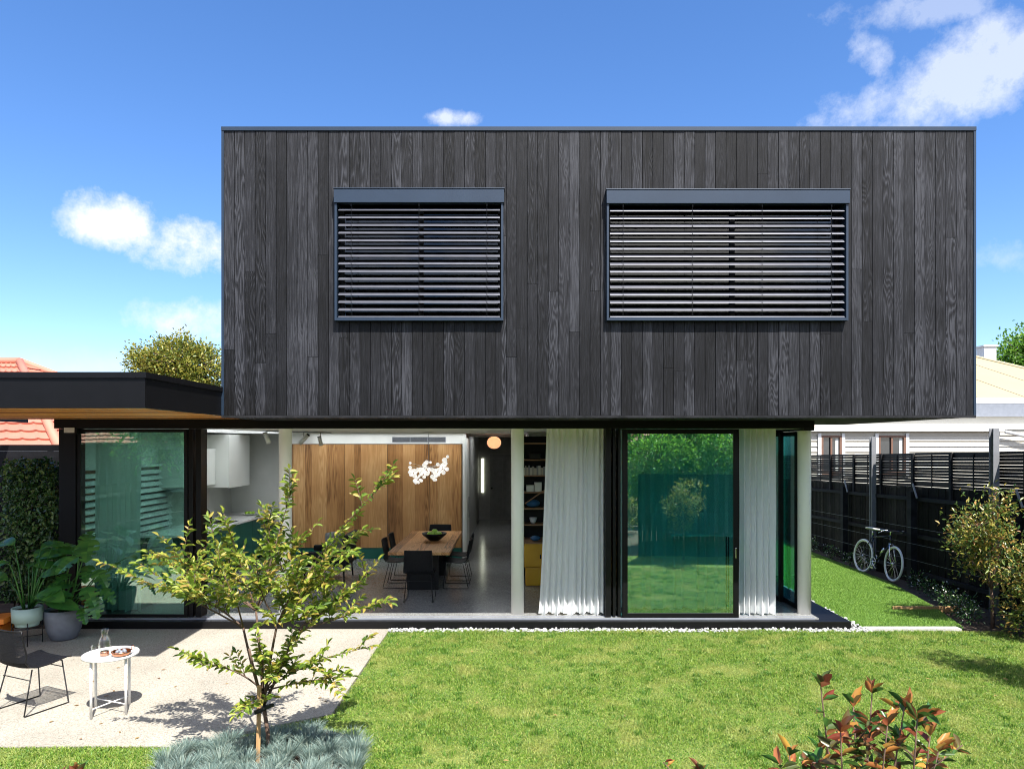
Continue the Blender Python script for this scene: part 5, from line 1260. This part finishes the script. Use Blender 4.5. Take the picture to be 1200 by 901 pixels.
MB().box(8.25, 19, WY+.07, 33, 0, 2.9).build('inner_wall', M['wboard'], nh)
for a, b in wins:
    w_ = MB(); y_ = WY-.03; w_.box(a, a+.06, y_, WY+.05, 1.72, 2.84); w_.box(b-.06, b, y_, WY+.05, 1.72, 2.84); w_.box(a+.06, b-.06, y_, WY+.05, 2.78, 2.84); w_.box(a+.06, b-.06, y_, WY+.05, 1.72, 1.8); w_.box((a+b)/2-.025, (a+b)/2+.025, y_+.01, WY+.05, 1.8, 2.78)
    W = w_.build('window', M['brownframe'], nh); MB().box(a+.05, b-.05, WY+.03, WY+.035, 1.76, 2.8).build('pane', M['window_dark'], W)
    for c_ in (a-.09, b+.001): MB().box(c_, c_+.089, WY-.035, WY-.0, 1.68, 2.9).build('architrave', M['gutter'], W)
    MB().box(b-.16, b-.07, WY+.02, WY+.027, 1.8, 2.77).build('curtain_strip', M['cab'], W)
MB().box(8.1, (1176-CX)/(F/19.9), 19.86, 19.965, 2.96, 3.06).build('gutter', M['gutter'], nh)
MB().box(8.1, 19, 19.967, 21.2, 3.02, 3.06).build('lower_roof', M['gutter'], nh)
MB().box(8.2, 19, 20.62, 20.72, 3.065, 3.42).build('upper_wall', M['wboard'], nh)
mb = MB(); mb.tube([(14.0,19.85,2.94),(15.3,19.85,2.66)], .05, 8); mb.build('downpipe', M['gutter'], nh)
sy = 20.5; sq = F/sy
MB().box(9.0, 19, sy, sy+.12, 2.6+(HY-488)/sq, 2.6+(HY-473)/sq).build('fascia', M['grey_metal'], nh)
MB().box(9.0, 19, sy+.13, sy+1.6, 2.6+(HY-473)/sq-.05, 2.6+(HY-473)/sq).build('fascia_roof', M['grey_metal'], nh)
y0 = 21.6; s2 = F/y0; ez = 2.6+(HY-466)/s2; x0, x1, y1 = 9.6, 19.6, 34.; rz_ = ez+2.05; run = 5.6
MB().box(x0, x1, y0-.12, y0-.001, ez-.17, ez-.005).build('main_gutter', M['gutter'], nh)
rf = MB(); rv = [(x0,y0,ez),(x1,y0,ez),(x1,y1,ez),(x0,y1,ez),(x0+run,y0+6.2,rz_),(18.3,y0+6.2,rz_)]
rf.add(rv, [(0,1,5,4),(1,2,5),(2,3,4,5),(3,0,4)]); rf.add([(p[0],p[1],p[2]-.03) for p in rv], [(0,3,2,1)])
x = x0+.2
while x < x1:
    tt = min(1, (x-x0)/run, (x1-x)/1.3); rf.tube([(x,y0,ez+.004),(x,y0+6.2*tt,ez+2.05*tt+.004)], .014, 4, False); x += 1.52
rf.build('roof', M['cream_metal'], nh)
MB().tube([rv[0],rv[4],rv[5],rv[1]], .07, 6).build('ridge_capping', M['cream_metal'], nh)
cp = at(1156,410,36); CH = MB().box(cp.x-.32, cp.x+.3, 35.7, 36.3, 4.0, cp.z+.12).build('chimney', M['gutter'], nh)
MB().box(cp.x-.38, cp.x+.36, 35.64, 36.36, cp.z+.121, cp.z+.2).build('chimney_cap', M['gutter'], CH)

# ================================================================== LEFT NEIGHBOUR (tiled roof)
def tiled_house(label, x0, x1, y0, y1, ez, rise, run, wallm='tile', wall_in=.5, wallmat=None):
    T = thing('tiled_house', label, 'house', ((x0+x1)/2, (y0+y1)/2, 0), 'houses with red tiled roofs')
    MB().box(x0+wall_in, x1-wall_in, y0+wall_in, y1-wall_in, 0, ez-.02).build('wall', M['brickw'], T)
    # each roof slope: courses of wavy tiles
    rf = MB()
    def slope(a, b, c, d, vis=True):
        # a,b eave left/right ; d,c top left/right
        a, b, c, d = map(Vector, (a,b,c,d)); L_ = (b-a).length; H_ = ((d+c)/2-(a+b)/2).length
        nc = max(2, int(H_/.33)); nx_ = max(2, int(L_/.3)*6); up_ = (b-a).cross(d-a).normalized()
        if up_.z < 0: up_ = -up_
        for j in range(nc):
            t0, t1 = j/nc, (j+1)/nc; l0, r0, l1, r1 = a.lerp(d,t0), b.lerp(c,t0), a.lerp(d,t1), b.lerp(c,t1); vs = []
            for i in range(nx_+1):
                s_ = i/nx_; w_ = .022*(1-abs(math.sin(math.pi*s_*L_/.3))**.7); p0, p1 = l0.lerp(r0,s_), l1.lerp(r1,s_)
                vs.append(p0+up_*(.045+w_)); vs.append(p1+up_*(.004+w_)); vs.append(p0+up_*(.0+w_))
            rf.add(vs, [(3*i, 3*i+3, 3*i+4, 3*i+1) for i in range(nx_)]+[(3*i+2, 3*i+5, 3*i+3, 3*i) for i in range(nx_)])
    R0, R1 = (x0+run, (y0+y1)/2, ez+rise), (x1-run, (y0+y1)/2, ez+rise)
    slope((x0,y0,ez),(x1,y0,ez),R1,R0); slope((x1,y0,ez),(x1,y1,ez),R1,R1); slope((x1,y1,ez),(x0,y1,ez),R0,R1); slope((x0,y1,ez),(x0,y0,ez),R0,R0)
    RO = rf.build('roof', M['tile'], T)
    cp = MB()
    for p, q_ in (((x0,y0,ez),R0),((x1,y0,ez),R1),((x0,y1,ez),R0),((x1,y1,ez),R1),(R0,R1)): cp.tube([Vector(p)+Vector((0,0,.05)), Vector(q_)+Vector((0,0,.05))], .085, 8)
    cp.build('ridge_tiles', M['tile'], RO)
    g_ = MB(); g_.box(x0-.08,x1+.08,y0-.12,y0-.0,ez-.12,ez-.0); g_.box(x1,x1+.1,y0+.01,y1,ez-.12,ez-.0); g_.build('gutter', M['grey_metal'], T)
tiled_house('house with a salmon red tiled roof beyond the left slatted fence', -19, -7.9, 12.2, 20.5, 2.5, 1.98, 3.6)
tiled_house('red tiled house behind the camera, mirrored in the left glass door', -24, -8.5, -17, -7, 2.6, 2.4, 4.0)
tiled_house('red tiled house beyond the rear fence on the right', 6, 18, -20, -11, 2.6, 2.4, 4.0)

# left fences
sf = thing('slatted_fence', 'tall black horizontal slat fence behind the climbing hedge', 'fence', (-7.4, 11, 0))
mb = MB(); k = 0; z = .05
while z < 2.5: mb.box(-9.0, XL-.15, 11.2, 11.218, z, z+.1); z += .1015
mb.build('slats', M['fslat'], sf)
for x_ in (-8.9, -7.42, -6.62): MB().box(x_-.03, x_+.03, 11.219, 11.28, -.05, 2.58).build('post', M['grey_metal'], sf)
def palfence(name, label, p0, p1, h_):
    T = thing(name, label, 'fence', ((p0[0]+p1[0])/2, (p0[1]+p1[1])/2, 0)); d_ = Vector((p1[0]-p0[0], p1[1]-p0[1], 0)); L_ = d_.length; d_.normalize(); ang = math.atan2(d_.y, d_.x)
    mb = MB(); s_ = 0
    while s_ < L_: mb.rbox((p0[0]+d_.x*s_, p0[1]+d_.y*s_, h_/2-.03+random.uniform(-.01,.01)), (.095,.02,h_), (0,0,ang)); s_ += .104
    mb.build('palings', M['paling'], T)
    for zz in (.3, h_*.5, h_-.25): MB().rbox(((p0[0]+p1[0])/2, (p0[1]+p1[1])/2, zz), (L_,.11,.07), (0,0,ang)).build('rail', M['rail'], T)
palfence('paling_fence', 'black paling fence on the left boundary beside the patio', (-8.3,-2.5), (-8.3,11), 1.8)
palfence('paling_fence', 'dark rear paling fence behind the camera seen in the glass', (-8.3,-2.5), (7.5,-2.5), 1.8)
palfence('paling_fence', 'dark fence screening the rear right corner of the garden, mirrored in the closed glass door', (2.98,3.72), (7.4,3.72), 1.93)
palfence('paling_fence', 'black paling fence closing the right side behind the camera', (7.45,-2.5), (7.45,1.9), 1.8)
# rear garden, seen mirrored
for k, (x_, y_, h_, lb) in enumerate(((4.0,1.3,3.0,'bushy tree close behind the corner fence, nearest the camera'),(5.7,1.7,3.3,'bushy tree close behind the corner fence, beside the right boundary'),(5.0,.2,3.9,'taller bushy tree behind the two at the corner fence'))):
    shrub('backyard_tree', lb, 'tree', (x_,y_,0), [(x_,y_,h_*.72,.8,.7,h_*.22),(x_+.5,y_,h_*.6,.6,.6,.6),(x_-.5,y_+.1,h_*.6,.6,.6,.6),(x_,y_,h_*.45,.8,.7,.5)], 6500, .10, 'treeleafg', 'trees behind the corner fence', .06, seed=70+k, wid=.45)
shrub('garden_shrub', 'pale airy shrub in front of the dark corner fence', 'shrub', (3.85,4.2,0), [(3.85,4.2,1.1,.35,.3,.45),(4.0,4.2,1.5,.3,.3,.3)], 1500, .06, 'treeleaf', None, .02, seed=77)

for k, (x_, y_, h_, sc_) in enumerate(((-7,-6.5,7,2.2),(-2.2,-6,6,2.1),(2.6,-6.2,6.2,2.3),(7.4,-6.5,6.4,2.3),(12,-8,7,2.5),(-12,-5.5,6,1.9))):
    shrub('backyard_tree', ('leafy tree beyond the rear fence at its left end','leafy tree beyond the rear fence left of the camera','leafy tree beyond the rear fence right of the camera','leafy tree beyond the rear fence at its right end','tall leafy tree in the far right neighbour garden','leafy tree in the left rear neighbour garden')[k], 'tree', (x_,y_,0),
          [(x_,y_,h_*.62,sc_*.8,sc_*.8,sc_*.7),(x_+sc_*.6,y_+.3,h_*.5,sc_*.6,sc_*.6,sc_*.55),(x_-sc_*.6,y_,h_*.5,sc_*.6,sc_*.6,sc_*.5),(x_,y_+.3,h_*.42,sc_*.8,sc_*.7,sc_*.45)], 4200, .22, 'treeleafg', 'trees beyond the rear fence', .13, seed=30+k, wid=.5)
for k, (x_, y_) in enumerate(((1.2,-1.4),(3.2,-.9),(5.3,-1.2),(-1.5,-1.5),(-4.0,-1.1),(2.2,1.2),(4.6,1.6))):
    shrub('garden_shrub', ('pale shrub low in the rear bed, %s' % ('first from the camera','second from the camera','beside the right fence','left of the camera','beside the patio end','in front of the rear bed','near the right bed')[k]), 'shrub', (x_,y_,0), [(x_,y_,.8,.55,.45,.5),(x_+.3,y_,.55,.4,.4,.4)], 1500, .07, 'treeleaf' if k%2 else 'lilly', 'shrubs in the rear bed', .02, seed=50+k)
